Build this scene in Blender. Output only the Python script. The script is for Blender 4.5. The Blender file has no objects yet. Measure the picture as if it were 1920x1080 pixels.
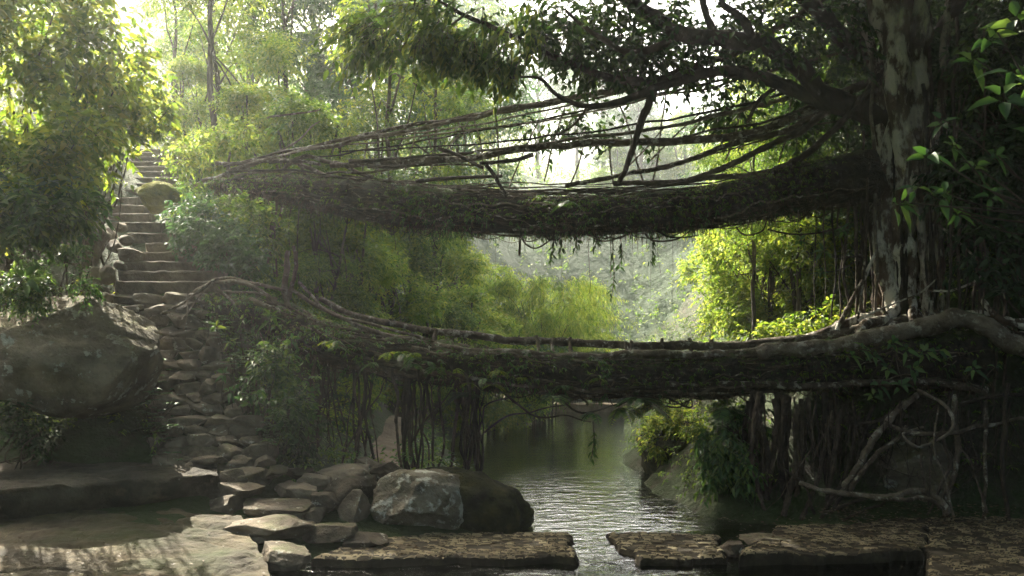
import bpy, math
import numpy as np
R = math.radians
rng = np.random.default_rng(11)
H, F, HY = 3.0, 1600.0, 650.0          # eye height over the water, focal length and horizon row (1920 px wide frame)
def P(px, py, D):
    return np.array([(px - 960) / F * D, D, H + (HY - py) / F * D])
def PZ(px, D, z):
    return np.array([(px - 960) / F * D, D, z])
def C(l): return np.array([P(*q) for q in l])
sc = bpy.context.scene
col = sc.collection

# ------------------------------------------------------------------ noise
def _h(x, y, z, s):
    h = (x * 374761393 + y * 668265263 + z * 2147483647 + s * 1274126177) & 0xFFFFFFFF
    h = ((h ^ (h >> 13)) * 1274126177) & 0xFFFFFFFF
    h = ((h ^ (h >> 16)) * 2246822519) & 0xFFFFFFFF
    return ((h ^ (h >> 15)) & 0xFFFFFF) / 8388607.5 - 1.0
def vn(p, s=0):
    p = np.asarray(p, float); i = np.floor(p).astype(np.int64); f = p - i; f = f * f * (3 - 2 * f)
    x, y, z = i[..., 0], i[..., 1], i[..., 2]; a, b, c = f[..., 0], f[..., 1], f[..., 2]
    def l(u, v, t): return u + (v - u) * t
    return l(l(l(_h(x, y, z, s), _h(x+1, y, z, s), a), l(_h(x, y+1, z, s), _h(x+1, y+1, z, s), a), b),
             l(l(_h(x, y, z+1, s), _h(x+1, y, z+1, s), a), l(_h(x, y+1, z+1, s), _h(x+1, y+1, z+1, s), a), b), c)
def fbm(p, o=3, s=0):
    p = np.asarray(p, float); r = 0; a = 1.0; t = 0
    for k in range(o):
        r = r + a * vn(p * 2.03 ** k, s + k); t += a; a *= .5
    return r / t
def fbm3(p, o=2, s=0):
    return np.stack([fbm(p, o, s), fbm(p, o, s + 31), fbm(p, o, s + 67)], -1)
def cells(x, y, s=0):
    """jittered cell pattern: distance to the border and an id for each point"""
    ix, iy = np.floor(x).astype(np.int64), np.floor(y).astype(np.int64)
    f1 = np.full(x.shape, 9.); f2 = f1.copy(); idv = np.zeros(x.shape)
    for dx in (-1, 0, 1):
        for dy in (-1, 0, 1):
            a, b = ix + dx, iy + dy; o = a * 0
            cx = a + .5 + .42 * _h(a, b, o, s); cy = b + .5 + .42 * _h(a, b, o, s + 5)
            d = np.hypot(x - cx, y - cy); k = _h(a, b, o, s + 9) * .5 + .5
            m = d < f1
            f2 = np.where(m, f1, np.minimum(f2, d)); idv = np.where(m, k, idv); f1 = np.where(m, d, f1)
    return f2 - f1, idv
def nrm(v): return v / (np.linalg.norm(v, axis=-1, keepdims=True) + 1e-9)

# ------------------------------------------------------------------ mesh gathering
class MB:
    def __init__(s): s.V = []; s.Q = []; s.r = []; s.n = 0
    def add(s, V, Q, r=None):
        V = np.asarray(V, float).reshape(-1, 3); Q = np.asarray(Q, np.int64).reshape(-1, 4)
        if r is None: r = np.full(len(Q), rng.random())
        s.V.append(V); s.Q.append(Q + s.n); s.r.append(np.asarray(r, float)); s.n += len(V)
        return s
    def mesh(s, name, mat, off=None, smooth=True):
        V = np.concatenate(s.V); Q = np.concatenate(s.Q); r = np.concatenate(s.r)
        if off is not None: V = V - np.asarray(off)
        me = bpy.data.meshes.new(name)
        me.vertices.add(len(V)); me.vertices.foreach_set('co', V.astype(np.float32).ravel())
        me.loops.add(Q.size); me.loops.foreach_set('vertex_index', Q.astype(np.int32).ravel())
        me.polygons.add(len(Q)); me.polygons.foreach_set('loop_start', np.arange(0, Q.size, 4, dtype=np.int32))
        me.update(calc_edges=True)
        me.polygons.foreach_set('use_smooth', np.full(len(Q), smooth))
        at = me.attributes.new('rnd', 'FLOAT', 'FACE'); at.data.foreach_set('value', r.astype(np.float32))
        me.materials.append(mat)
        return me
def tag(o, label=None, cat=None, group=None, kind=None):
    if label: o['label'] = label
    if cat: o['category'] = cat
    if group: o['group'] = group
    if kind: o['kind'] = kind
    return o
def root(name, loc, label, cat, group=None):
    o = bpy.data.objects.new(name, None); col.objects.link(o); o.location = [float(q) for q in loc]
    o.empty_display_size = .1
    return tag(o, label, cat, group)
def part(name, mb, mat, parent, smooth=True, label=None):
    off = np.array(parent.location) if parent is not None else None
    if parent is not None and parent.parent is not None: off = off + np.array(parent.parent.location)
    o = bpy.data.objects.new(name, mb.mesh(name, mat, off, smooth)); col.objects.link(o); o.parent = parent
    if label: o['label'] = label
    return o
def single(name, mb, mat, loc, label, cat, group=None, smooth=True, kind=None):
    o = bpy.data.objects.new(name, mb.mesh(name, mat, np.asarray(loc), smooth)); col.objects.link(o)
    o.location = [float(q) for q in loc]
    return tag(o, label, cat, group, kind)

# ------------------------------------------------------------------ shapes
def curve(pts, K):
    p = np.asarray(pts, float)
    if len(p) == 2: return p[0] + (p[1] - p[0]) * np.linspace(0, 1, K)[:, None]
    q = np.vstack([2 * p[0] - p[1], p, 2 * p[-1] - p[-2]])
    seg = np.linalg.norm(np.diff(p, axis=0), axis=1); cum = np.r_[0, np.cumsum(seg)]
    u = np.linspace(0, cum[-1], K); i = np.clip(np.searchsorted(cum, u, side='right') - 1, 0, len(p) - 2)
    t = ((u - cum[i]) / seg[i])[:, None]
    a, b, c, d = q[i], q[i+1], q[i+2], q[i+3]
    return .5 * (2*b + (c-a)*t + (2*a-5*b+4*c-d)*t*t + (3*b-a-3*c+d)*t**3)
def tubes(pts, rad, S=6, lump=0.0, seed=0, flute=0.):
    """pts (N,K,3), rad (N,K) -> V, Q, face random"""
    pts = np.asarray(pts, float)
    if pts.ndim == 2: pts = pts[None]; rad = np.asarray(rad, float)[None]
    N, K, _ = pts.shape
    t = nrm(np.gradient(pts, axis=1))
    m = nrm(pts[:, -1] - pts[:, 0])
    ref = np.where(np.abs(m[:, 2:3]) > .8, np.array([[1., 0.3, 0]]), np.array([[0, 0, 1.]]))
    u = nrm(np.cross(t, np.broadcast_to(ref[:, None], t.shape))); v = np.cross(t, u)
    a = np.arange(S) / S * 2 * np.pi
    ring = np.cos(a)[None, None, :, None] * u[:, :, None] + np.sin(a)[None, None, :, None] * v[:, :, None]
    r = np.broadcast_to(np.asarray(rad, float)[:, :, None], (N, K, S)).copy()
    if lump:
        sc_ = 1.2 / np.maximum(np.asarray(rad).mean(), .02)
        r *= 1 + lump * fbm((pts[:, :, None] + ring * r[..., None]) * sc_ * .5, 2, seed)
    if flute: r *= 1 - flute * (1 - np.abs(np.sin(1.5 * a[None, None] + 1.2 * vn(np.stack([pts[..., 2] * .5] * 3, -1), seed)[..., None] + seed))) ** 2
    V = pts[:, :, None] + ring * r[..., None]
    idx = np.arange(N * K * S).reshape(N, K, S)
    A = idx[:, :-1]; B = idx[:, 1:]
    Q = np.stack([A, np.roll(A, -1, 2), np.roll(B, -1, 2), B], -1).reshape(-1, 4)
    rr = np.repeat(rng.random(N), (K - 1) * S)
    return V.reshape(-1, 3), Q, rr
def wob(pts, amp, freq, seed):
    w = fbm3(pts * freq, 2, seed); K = len(pts)
    e = np.minimum(1, np.minimum(np.arange(K), np.arange(K)[::-1]) / max(1, K * .12))[:, None]
    return pts + w * amp * (0.25 + .75 * e)
def limb(mb, pts, r0, r1, K=40, S=8, amp=.05, freq=1.2, lump=.25, seed=None, swell=None, flute=0.):
    if seed is None: seed = int(rng.integers(1e6))
    p = wob(curve(pts, K), amp, freq, seed)
    t = np.linspace(0, 1, K); r = r0 + (r1 - r0) * t
    if swell: r = r * (1 + swell * np.exp(-t * 12))
    mb.add(*tubes(p, r, S, lump, seed, flute))
    return p
_cs = {}
def cubesphere(n):
    if n in _cs: return _cs[n]
    l = np.linspace(-1, 1, n + 1); l = np.tan(l * np.pi / 4); V = []; Q = []; k = 0
    for ax in range(3):
        for sg in (-1, 1):
            a, b = np.meshgrid(l, l, indexing='ij'); c = np.full_like(a, sg)
            v = [None] * 3; v[ax] = c; v[(ax+1) % 3] = a * sg; v[(ax+2) % 3] = b
            V.append(np.stack(v, -1).reshape(-1, 3))
            i = np.arange((n+1)**2).reshape(n+1, n+1) + k; k += (n+1)**2
            Q.append(np.stack([i[:-1, :-1], i[1:, :-1], i[1:, 1:], i[:-1, 1:]], -1).reshape(-1, 4))
    V = nrm(np.concatenate(V)); Q = np.concatenate(Q)
    key = np.round(V, 5)
    uq, first, inv = np.unique(key, axis=0, return_index=True, return_inverse=True)
    _cs[n] = (V[first], inv.reshape(-1)[Q]); return _cs[n]
def rot(a, b=0., c=0.):
    ca, sa, cb, sb, cc, s_c = math.cos(a), math.sin(a), math.cos(b), math.sin(b), math.cos(c), math.sin(c)
    return np.array([[ca, -sa, 0], [sa, ca, 0], [0, 0, 1]]) @ np.array([[cb, 0, sb], [0, 1, 0], [-sb, 0, cb]]) @ np.array([[1, 0, 0], [0, cc, -s_c], [0, s_c, cc]])
def rock(c, s, n=8, seed=None, rz=0., ry=0., rx=0., cuts=7, rough=.10, lo=.55, hi=.9, oct=3, box=0.):
    if seed is None: seed = int(rng.integers(1e6))
    g = np.random.default_rng(seed); V, Q = cubesphere(n); V = V.copy()
    if box: V = V * (1 - box) + box * .86 * V / np.abs(V).max(1, keepdims=True)
    V = V * (1 + .18 * fbm(V * 1.1, 2, seed)[:, None])
    for k in range(cuts):
        d = nrm(g.normal(size=3) * np.array([1, 1, .9])); h = g.uniform(lo, hi)
        V -= np.maximum(0, V @ d - h)[:, None] * d
    V = V * (1 + rough * fbm(V * 2.6, oct, seed + 3)[:, None])
    V = (V * np.asarray(s)) @ rot(rz, ry, rx).T + np.asarray(c)
    return V, Q
def leafm(pos, d, up, L, W, fine=False, fold=.22, droop=.25):
    """leaf blades: pos, tip direction and upper side of each -> V, Q, face random"""
    N = len(pos); d = nrm(d); s = nrm(np.cross(d, up)); n = np.cross(s, d)
    L = np.broadcast_to(L, (N,))[:, None, None]; W = np.broadcast_to(W, (N,))[:, None, None]
    if fine:
        t = np.array([0, .28, .64, 1.]); w = np.array([.05, .46, .36, .015])
    else:
        t = np.array([0, .45, 1.]); w = np.array([.04, .5, .02])
    K = len(t)
    x = np.array([-1, 0, 1.])
    T = np.repeat(t, 3)[None, :, None]; X = (np.repeat(w, 3) * np.tile(x, K))[None, :, None]
    Z = (np.repeat(w, 3) * np.abs(np.tile(x, K)))[None, :, None] * fold * 2
    V = pos[:, None] + d[:, None] * T * L + s[:, None] * X * W + n[:, None] * (Z * W) - np.array([0, 0, 1.]) * (T ** 2) * L * droop
    idx = np.arange(N * K * 3).reshape(N, K, 3)
    Q = np.stack([idx[:, :-1, :-1], idx[:, 1:, :-1], idx[:, 1:, 1:], idx[:, :-1, 1:]], -1).reshape(-1, 4)
    return V.reshape(-1, 3), Q, np.repeat(rng.random(N), (K - 1) * 2)
def twigs(cen, ax, nl, tl, L, ar=.45, fine=False, up=.7, droop=.25, spread=.8, jit=.0, wood=None, wr=.006):
    """leafy twigs: nl leaves set along an axis from each centre"""
    M = len(cen); ax = nrm(ax)
    tl = np.broadcast_to(tl, (M,))
    t = (np.arange(nl) + .6) / nl
    side = nrm(np.cross(ax, np.array([0, 0, 1.]) + rng.normal(size=(M, 3)) * .15))
    sg = np.where(np.arange(nl) % 2, 1., -1.)
    pos = cen[:, None] + ax[:, None] * (t[None, :, None] * tl[:, None, None])
    pos[:, :, 2] -= (t[None] ** 2) * tl[:, None] * droop * .5
    d = ax[:, None] * .6 + side[:, None] * (sg * spread)[None, :, None] + rng.normal(size=(M, nl, 3)) * .32
    d[:, :, 2] -= droop
    pos = pos + rng.normal(size=pos.shape) * jit
    u = rng.normal(size=(M, nl, 3)) * .45; u[:, :, 2] += up
    Ls = L * rng.uniform(.6, 1.25, (M, nl))
    if wood is not None:
        K = 4; tt = np.linspace(0, 1, K)
        p = cen[:, None] + ax[:, None] * (tt[None, :, None] * tl[:, None, None]); p[:, :, 2] -= (tt[None] ** 2) * tl[:, None] * droop * .5
        wood.add(*tubes(p, np.broadcast_to(wr * (1.2 - tt), (M, K)), 3))
    return leafm(pos.reshape(-1, 3), d.reshape(-1, 3), u.reshape(-1, 3), Ls.ravel(), Ls.ravel() * ar, fine, droop=droop)
def blobpts(blobs, n, gate=.0, gf=.8, shell=.5, seed=0, low=-.5):
    """points spread through lumpy volumes; returns points and outward directions"""
    b = np.array([list(q) for q in blobs], float)
    w = (b[:, 3] * b[:, 4] * b[:, 5]) ** (2 / 3.); w /= w.sum()
    k = rng.choice(len(b), n * 2, p=w); u = nrm(rng.normal(size=(n * 2, 3)))
    u[:, 2] = np.where(u[:, 2] < low, -u[:, 2] * .6, u[:, 2]); u = nrm(u)
    r = shell + (1 - shell) * rng.random(n * 2) ** .6
    p = b[k, :3] + u * b[k, 3:6] * r[:, None]
    if gate is not None:
        m = fbm(p * gf, 2, seed) > gate - .25; p, u = p[m], u[m]
    return p[:n], u[:n]

# ------------------------------------------------------------------ materials
def newmat(name):
    m = bpy.data.materials.new(name); m.use_nodes = True; nt = m.node_tree; nt.nodes.clear()
    out = nt.nodes.new('ShaderNodeOutputMaterial'); return m, nt, out
def N(nt, t, **k):
    n = nt.nodes.new(t)
    for a, b in k.items():
        if a.startswith('i_'): n.inputs[a[2:].replace('_', ' ')].default_value = b
        else: setattr(n, a, b)
    return n
def ramp(nt, stops):
    r = nt.nodes.new('ShaderNodeValToRGB'); e = r.color_ramp.elements
    while len(e) < len(stops): e.new(.5)
    for q, (p, c) in zip(e, stops):
        q.position = p; q.color = (*c, 1) if len(c) == 3 else c
    return r
def leafmat(name, stops, trans, tw=.5, rough=.5, spec=.25):
    m, nt, out = newmat(name); L = nt.links.new
    a = N(nt, 'ShaderNodeAttribute', attribute_name='rnd')
    g = N(nt, 'ShaderNodeNewGeometry'); no = N(nt, 'ShaderNodeTexNoise'); no.inputs['Scale'].default_value = .9; no.inputs['Detail'].default_value = 2
    L(g.outputs['Position'], no.inputs['Vector'])
    ad = N(nt, 'ShaderNodeMath', operation='MULTIPLY_ADD'); L(no.outputs[0], ad.inputs[0]); ad.inputs[1].default_value = .9
    L(a.outputs['Fac'], ad.inputs[2])
    sb = N(nt, 'ShaderNodeMath', operation='SUBTRACT'); L(ad.outputs[0], sb.inputs[0]); sb.inputs[1].default_value = .45
    r = ramp(nt, stops); L(sb.outputs[0], r.inputs[0])
    r2 = ramp(nt, trans); L(sb.outputs[0], r2.inputs[0])
    p = N(nt, 'ShaderNodeBsdfPrincipled'); L(r.outputs[0], p.inputs['Base Color'])
    p.inputs['Roughness'].default_value = rough; p.inputs['Specular IOR Level'].default_value = spec
    t = N(nt, 'ShaderNodeBsdfTranslucent'); L(r2.outputs[0], t.inputs[0])
    mx = N(nt, 'ShaderNodeMixShader'); mx.inputs[0].default_value = tw
    L(p.outputs[0], mx.inputs[1]); L(t.outputs[0], mx.inputs[2]); L(mx.outputs[0], out.inputs[0])
    return m
def surf(name, stops, scale=3., detail=6., rough=.85, bump=.4, bscale=12., bdist=.02, patch=None, pscale=2.5, plo=.55, phi=.62,
         moss=None, mlo=.35, mhi=.8, rnd=0., stretch=None, spec=.3):
    """rough natural surface: noise colour, optional lichen patches, optional moss on faces that look up"""
    m, nt, out = newmat(name); L = nt.links.new
    g = N(nt, 'ShaderNodeNewGeometry'); vec = g.outputs['Position']
    if stretch:
        mp = N(nt, 'ShaderNodeMapping'); mp.inputs['Scale'].default_value = stretch; L(vec, mp.inputs[0]); vec = mp.outputs[0]
    def noise(s, d, r=.6):
        n = N(nt, 'ShaderNodeTexNoise'); n.inputs['Scale'].default_value = s; n.inputs['Detail'].default_value = d; n.inputs['Roughness'].default_value = r
        L(vec, n.inputs['Vector']); return n.outputs[0]
    n1 = noise(scale, detail)
    fac = n1
    if rnd:
        a = N(nt, 'ShaderNodeAttribute', attribute_name='rnd')
        ma = N(nt, 'ShaderNodeMath', operation='MULTIPLY_ADD'); L(a.outputs['Fac'], ma.inputs[0]); ma.inputs[1].default_value = rnd; L(n1, ma.inputs[2])
        mb_ = N(nt, 'ShaderNodeMath', operation='SUBTRACT'); L(ma.outputs[0], mb_.inputs[0]); mb_.inputs[1].default_value = rnd * .5; fac = mb_.outputs[0]
    r = ramp(nt, stops); L(fac, r.inputs[0]); c = r.outputs[0]
    def mix(c, colr, f):
        x = N(nt, 'ShaderNodeMix', data_type='RGBA'); L(f, x.inputs[0]); L(c, x.inputs[6]); x.inputs[7].default_value = (*colr, 1); return x.outputs[2]
    if patch:
        pn = noise(pscale, 5., .65); pr = ramp(nt, [(plo, (0, 0, 0)), (phi, (1, 1, 1))]); L(pn, pr.inputs[0]); c = mix(c, patch, pr.outputs[0])
    if moss:
        sx = N(nt, 'ShaderNodeSeparateXYZ'); L(g.outputs['Normal'], sx.inputs[0])
        mn = noise(1.7, 5., .7)
        ma = N(nt, 'ShaderNodeMath', operation='MULTIPLY_ADD'); L(mn, ma.inputs[0]); ma.inputs[1].default_value = 1.6; L(sx.outputs[2], ma.inputs[2])
        mr = N(nt, 'ShaderNodeMapRange'); L(ma.outputs[0], mr.inputs[0]); mr.inputs[1].default_value = mlo + .8; mr.inputs[2].default_value = mhi + .8
        c = mix(c, moss, mr.outputs[0])
    p = N(nt, 'ShaderNodeBsdfPrincipled'); L(c, p.inputs['Base Color'])
    p.inputs['Roughness'].default_value = rough; p.inputs['Specular IOR Level'].default_value = spec
    b = N(nt, 'ShaderNodeBump'); b.inputs['Strength'].default_value = bump; b.inputs['Distance'].default_value = bdist * 4
    L(noise(bscale, 8., .65), b.inputs['Height']); L(b.outputs[0], p.inputs['Normal'])
    L(p.outputs[0], out.inputs[0]); return m

M = {}
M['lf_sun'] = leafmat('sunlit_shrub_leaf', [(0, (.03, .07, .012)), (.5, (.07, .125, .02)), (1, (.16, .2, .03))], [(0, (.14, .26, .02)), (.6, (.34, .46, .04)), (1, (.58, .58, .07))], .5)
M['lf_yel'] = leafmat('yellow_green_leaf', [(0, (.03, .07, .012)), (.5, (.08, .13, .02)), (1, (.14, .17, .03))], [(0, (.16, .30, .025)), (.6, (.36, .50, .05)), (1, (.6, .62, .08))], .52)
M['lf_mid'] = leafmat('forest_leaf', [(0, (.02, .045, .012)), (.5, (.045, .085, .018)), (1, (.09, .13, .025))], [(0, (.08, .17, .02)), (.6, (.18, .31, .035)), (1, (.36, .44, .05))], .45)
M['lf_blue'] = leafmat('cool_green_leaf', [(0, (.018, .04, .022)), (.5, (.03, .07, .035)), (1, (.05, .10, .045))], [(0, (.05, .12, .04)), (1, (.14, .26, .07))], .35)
M['lf_fig'] = leafmat('fig_leaf', [(0, (.012, .028, .010)), (.5, (.022, .05, .014)), (1, (.045, .08, .02))], [(0, (.03, .08, .012)), (.7, (.07, .16, .02)), (1, (.16, .26, .03))], .32, .42, .3)
M['lf_gloss'] = leafmat('glossy_leaf', [(0, (.02, .055, .018)), (.6, (.04, .10, .03)), (1, (.10, .17, .04))], [(0, (.05, .14, .02)), (.7, (.14, .28, .04)), (1, (.3, .42, .06))], .32, .42, .35)
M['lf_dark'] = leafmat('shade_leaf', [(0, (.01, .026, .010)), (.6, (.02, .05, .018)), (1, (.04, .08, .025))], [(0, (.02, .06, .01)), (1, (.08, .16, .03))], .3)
M['litter'] = leafmat('dry_leaf_litter', [(0, (.03, .02, .01)), (.6, (.09, .06, .03)), (1, (.18, .13, .07))], [(0, (.05, .03, .01)), (1, (.1, .07, .03))], .15)
M['bark'] = surf('dark_bark', [(.3, (.02, .015, .01)), (.55, (.06, .045, .03)), (.75, (.11, .09, .065))], 4, bump=.7, bscale=18, rnd=.2, stretch=(1, 1, .35))
M['fig_bark'] = surf('mottled_fig_bark', [(.3, (.03, .02, .013)), (.5, (.10, .065, .04)), (.7, (.18, .13, .09))], 2.4, bump=.9, bscale=11, patch=(.64, .59, .49), pscale=3.6, plo=.47, phi=.56, rnd=.1, bdist=.035, stretch=(1, 1, .45))
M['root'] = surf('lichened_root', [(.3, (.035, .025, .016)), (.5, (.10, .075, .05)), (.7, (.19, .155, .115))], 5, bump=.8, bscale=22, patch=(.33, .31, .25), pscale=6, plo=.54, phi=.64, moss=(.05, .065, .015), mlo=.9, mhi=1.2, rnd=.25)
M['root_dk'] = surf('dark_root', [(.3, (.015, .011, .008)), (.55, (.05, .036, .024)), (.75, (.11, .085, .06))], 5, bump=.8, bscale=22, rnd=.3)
M['soil'] = surf('root_mat_soil', [(.35, (.012, .010, .007)), (.6, (.04, .03, .02)), (.8, (.07, .055, .035))], 6, bump=1, bscale=14, moss=(.045, .06, .014), mlo=.5, mhi=.9, bdist=.04)
M['rock'] = surf('river_stone', [(.3, (.04, .032, .022)), (.5, (.11, .088, .062)), (.72, (.22, .18, .13))], 2.4, bump=.7, bscale=9, patch=(.36, .35, .30), pscale=5, plo=.62, phi=.68, rnd=.28, moss=(.06, .075, .018), mlo=.95, mhi=1.35, bdist=.02)
M['boulder'] = surf('lichen_boulder', [(.3, (.06, .05, .034)), (.5, (.15, .125, .085)), (.7, (.27, .225, .155))], 1.8, bump=1, bscale=11, patch=(.34, .34, .28), pscale=3.4, plo=.575, phi=.61, moss=(.085, .08, .02), mlo=.62, mhi=1.05, bdist=.03)
M['boulder2'] = surf('spotted_boulder', [(.3, (.06, .055, .042)), (.5, (.16, .135, .095)), (.7, (.27, .25, .20))], 2.0, bump=1, bscale=6, patch=(.46, .46, .40), pscale=3.4, plo=.53, phi=.60, moss=(.06, .07, .02), mlo=1.2, mhi=1.6, bdist=.035)
M['mossrock'] = surf('moss_covered_rock', [(.3, (.012, .014, .007)), (.55, (.04, .042, .014)), (.75, (.085, .075, .022))], 3, bump=1, bscale=26, rough=1, bdist=.03)
M['yelmoss'] = surf('yellow_moss', [(.3, (.08, .09, .015)), (.55, (.2, .2, .03)), (.75, (.33, .29, .05))], 3, bump=1, bscale=30, rough=1)
M['step'] = surf('worn_stone_step', [(.3, (.05, .04, .028)), (.5, (.13, .105, .075)), (.72, (.24, .2, .145))], 3, bump=.6, bscale=14, rnd=.15, moss=(.08, .085, .02), mlo=1.25, mhi=1.6)
M['slab'] = surf('weathered_flat_rock', [(.3, (.022, .018, .011)), (.5, (.065, .052, .031)), (.72, (.16, .125, .075))], 1.3, bump=.8, bscale=5, patch=(.035, .045, .01), pscale=.55, plo=.5, phi=.68, bdist=.03)
M['cobble'] = surf('cobbled_concrete', [(.22, (.03, .023, .013)), (.5, (.10, .08, .045)), (.8, (.24, .2, .12))], 1.6, bump=.5, bscale=30, rnd=.75)
M['ground'] = surf('forest_soil', [(.3, (.018, .014, .009)), (.55, (.05, .038, .024)), (.75, (.09, .07, .045))], 1.2, bump=1, bscale=6, moss=(.03, .05, .012), mlo=.35, mhi=.8, bdist=.05)
M['hill'] = surf('wooded_hillside', [(.3, (.015, .035, .015)), (.5, (.03, .06, .025)), (.72, (.06, .10, .04))], .08, bump=1, bscale=.35, bdist=.8)
M['path'] = surf('trodden_earth', [(.3, (.10, .07, .045)), (.55, (.19, .14, .095)), (.75, (.28, .21, .15))], 2.5, bump=.9, bscale=12)
M['ledge'] = surf('dark_ledge_rock', [(.3, (.02, .017, .012)), (.5, (.06, .05, .035)), (.72, (.13, .11, .08))], 1.6, bump=1, bscale=7, bdist=.03, patch=(.13, .10, .07), pscale=2.2, plo=.6, phi=.7)
M['concrete'] = surf('grey_concrete', [(.3, (.07, .07, .065)), (.6, (.14, .14, .13)), (.8, (.2, .2, .19))], 2, bump=.3, bscale=10)
def water():
    m, nt, out = newmat('river_water'); L = nt.links.new
    g = N(nt, 'ShaderNodeNewGeometry')
    def nz(sc_, det, mapping):
        mp = N(nt, 'ShaderNodeMapping'); mp.inputs['Scale'].default_value = mapping; L(g.outputs['Position'], mp.inputs[0])
        n = N(nt, 'ShaderNodeTexNoise'); n.inputs['Scale'].default_value = sc_; n.inputs['Detail'].default_value = det; n.inputs['Roughness'].default_value = .55; n.inputs['Distortion'].default_value = .6
        L(mp.outputs[0], n.inputs['Vector']); return n.outputs[0]
    sx = N(nt, 'ShaderNodeSeparateXYZ'); L(g.outputs['Position'], sx.inputs[0])
    mr = N(nt, 'ShaderNodeMapRange'); L(sx.outputs[1], mr.inputs[0])
    mr.inputs[1].default_value = 22; mr.inputs[2].default_value = 11.5; mr.inputs[3].default_value = .28; mr.inputs[4].default_value = .8
    b = N(nt, 'ShaderNodeBump'); b.inputs['Distance'].default_value = .05; L(mr.outputs[0], b.inputs['Strength'])
    L(nz(3.2, 4, (.8, 1.6, 1)), b.inputs['Height'])
    gl = N(nt, 'ShaderNodeBsdfGlossy'); gl.inputs['Roughness'].default_value = .03; gl.inputs['Color'].default_value = (.95, .97, 1, 1); L(b.outputs[0], gl.inputs['Normal'])
    tr = N(nt, 'ShaderNodeBsdfTransparent'); tr.inputs[0].default_value = (.40, .43, .33, 1)
    fr = N(nt, 'ShaderNodeFresnel'); fr.inputs['IOR'].default_value = 2.0; L(b.outputs[0], fr.inputs['Normal'])
    mx = N(nt, 'ShaderNodeMixShader'); L(fr.outputs[0], mx.inputs[0]); L(tr.outputs[0], mx.inputs[1]); L(gl.outputs[0], mx.inputs[2])
    L(mx.outputs[0], out.inputs[0]); return m
M['water'] = water()

# ------------------------------------------------------------------ terrain
cp = []
def T(px, D, z): cp.append(PZ(px, D, z))
def TY(px, py, D): cp.append(P(px, py, D))
def TX(x, y, z): cp.append(np.array([x, y, z], float))
for x, y in ((1.2, 13.6), (2.2, 13.6), (3, 14), (1, 16), (2.6, 16), (.6, 20), (2.3, 20), (0, 25), (3, 25), (0, 31), (4, 31), (.5, 37), (5, 37)): TX(x, y, -.55)
for x, y in ((-3, 10.8), (-1, 11), (1, 11), (3, 11), (4.5, 11), (-2, 8), (1, 8), (4, 8), (1, 4)): TX(x, y, -.5)
for x, y in ((.6, 12.3), (1.4, 12.3)): TX(x, y, -.3)
# left foreground
for x, y, z in ((-8, 11, .35), (-6, 11, .3), (-4.4, 11, .15), (-9, 13.2, .8), (-7, 13.2, .7), (-5.2, 13, .5), (-4, 13.2, .45), (-2.6, 13.2, .3), (-6, 8, .4), (-12, 10, 2), (-16, 10, 6), (-12, 4, 3), (-3, 3, 1.0), (0, 0, 1.1), (0, -6, 1.4), (-10, -10, 5), (-20, 0, 10), (8, 0, 1.5), (8, -8, 3), (20, 0, 9)): TX(x, y, z)
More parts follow.
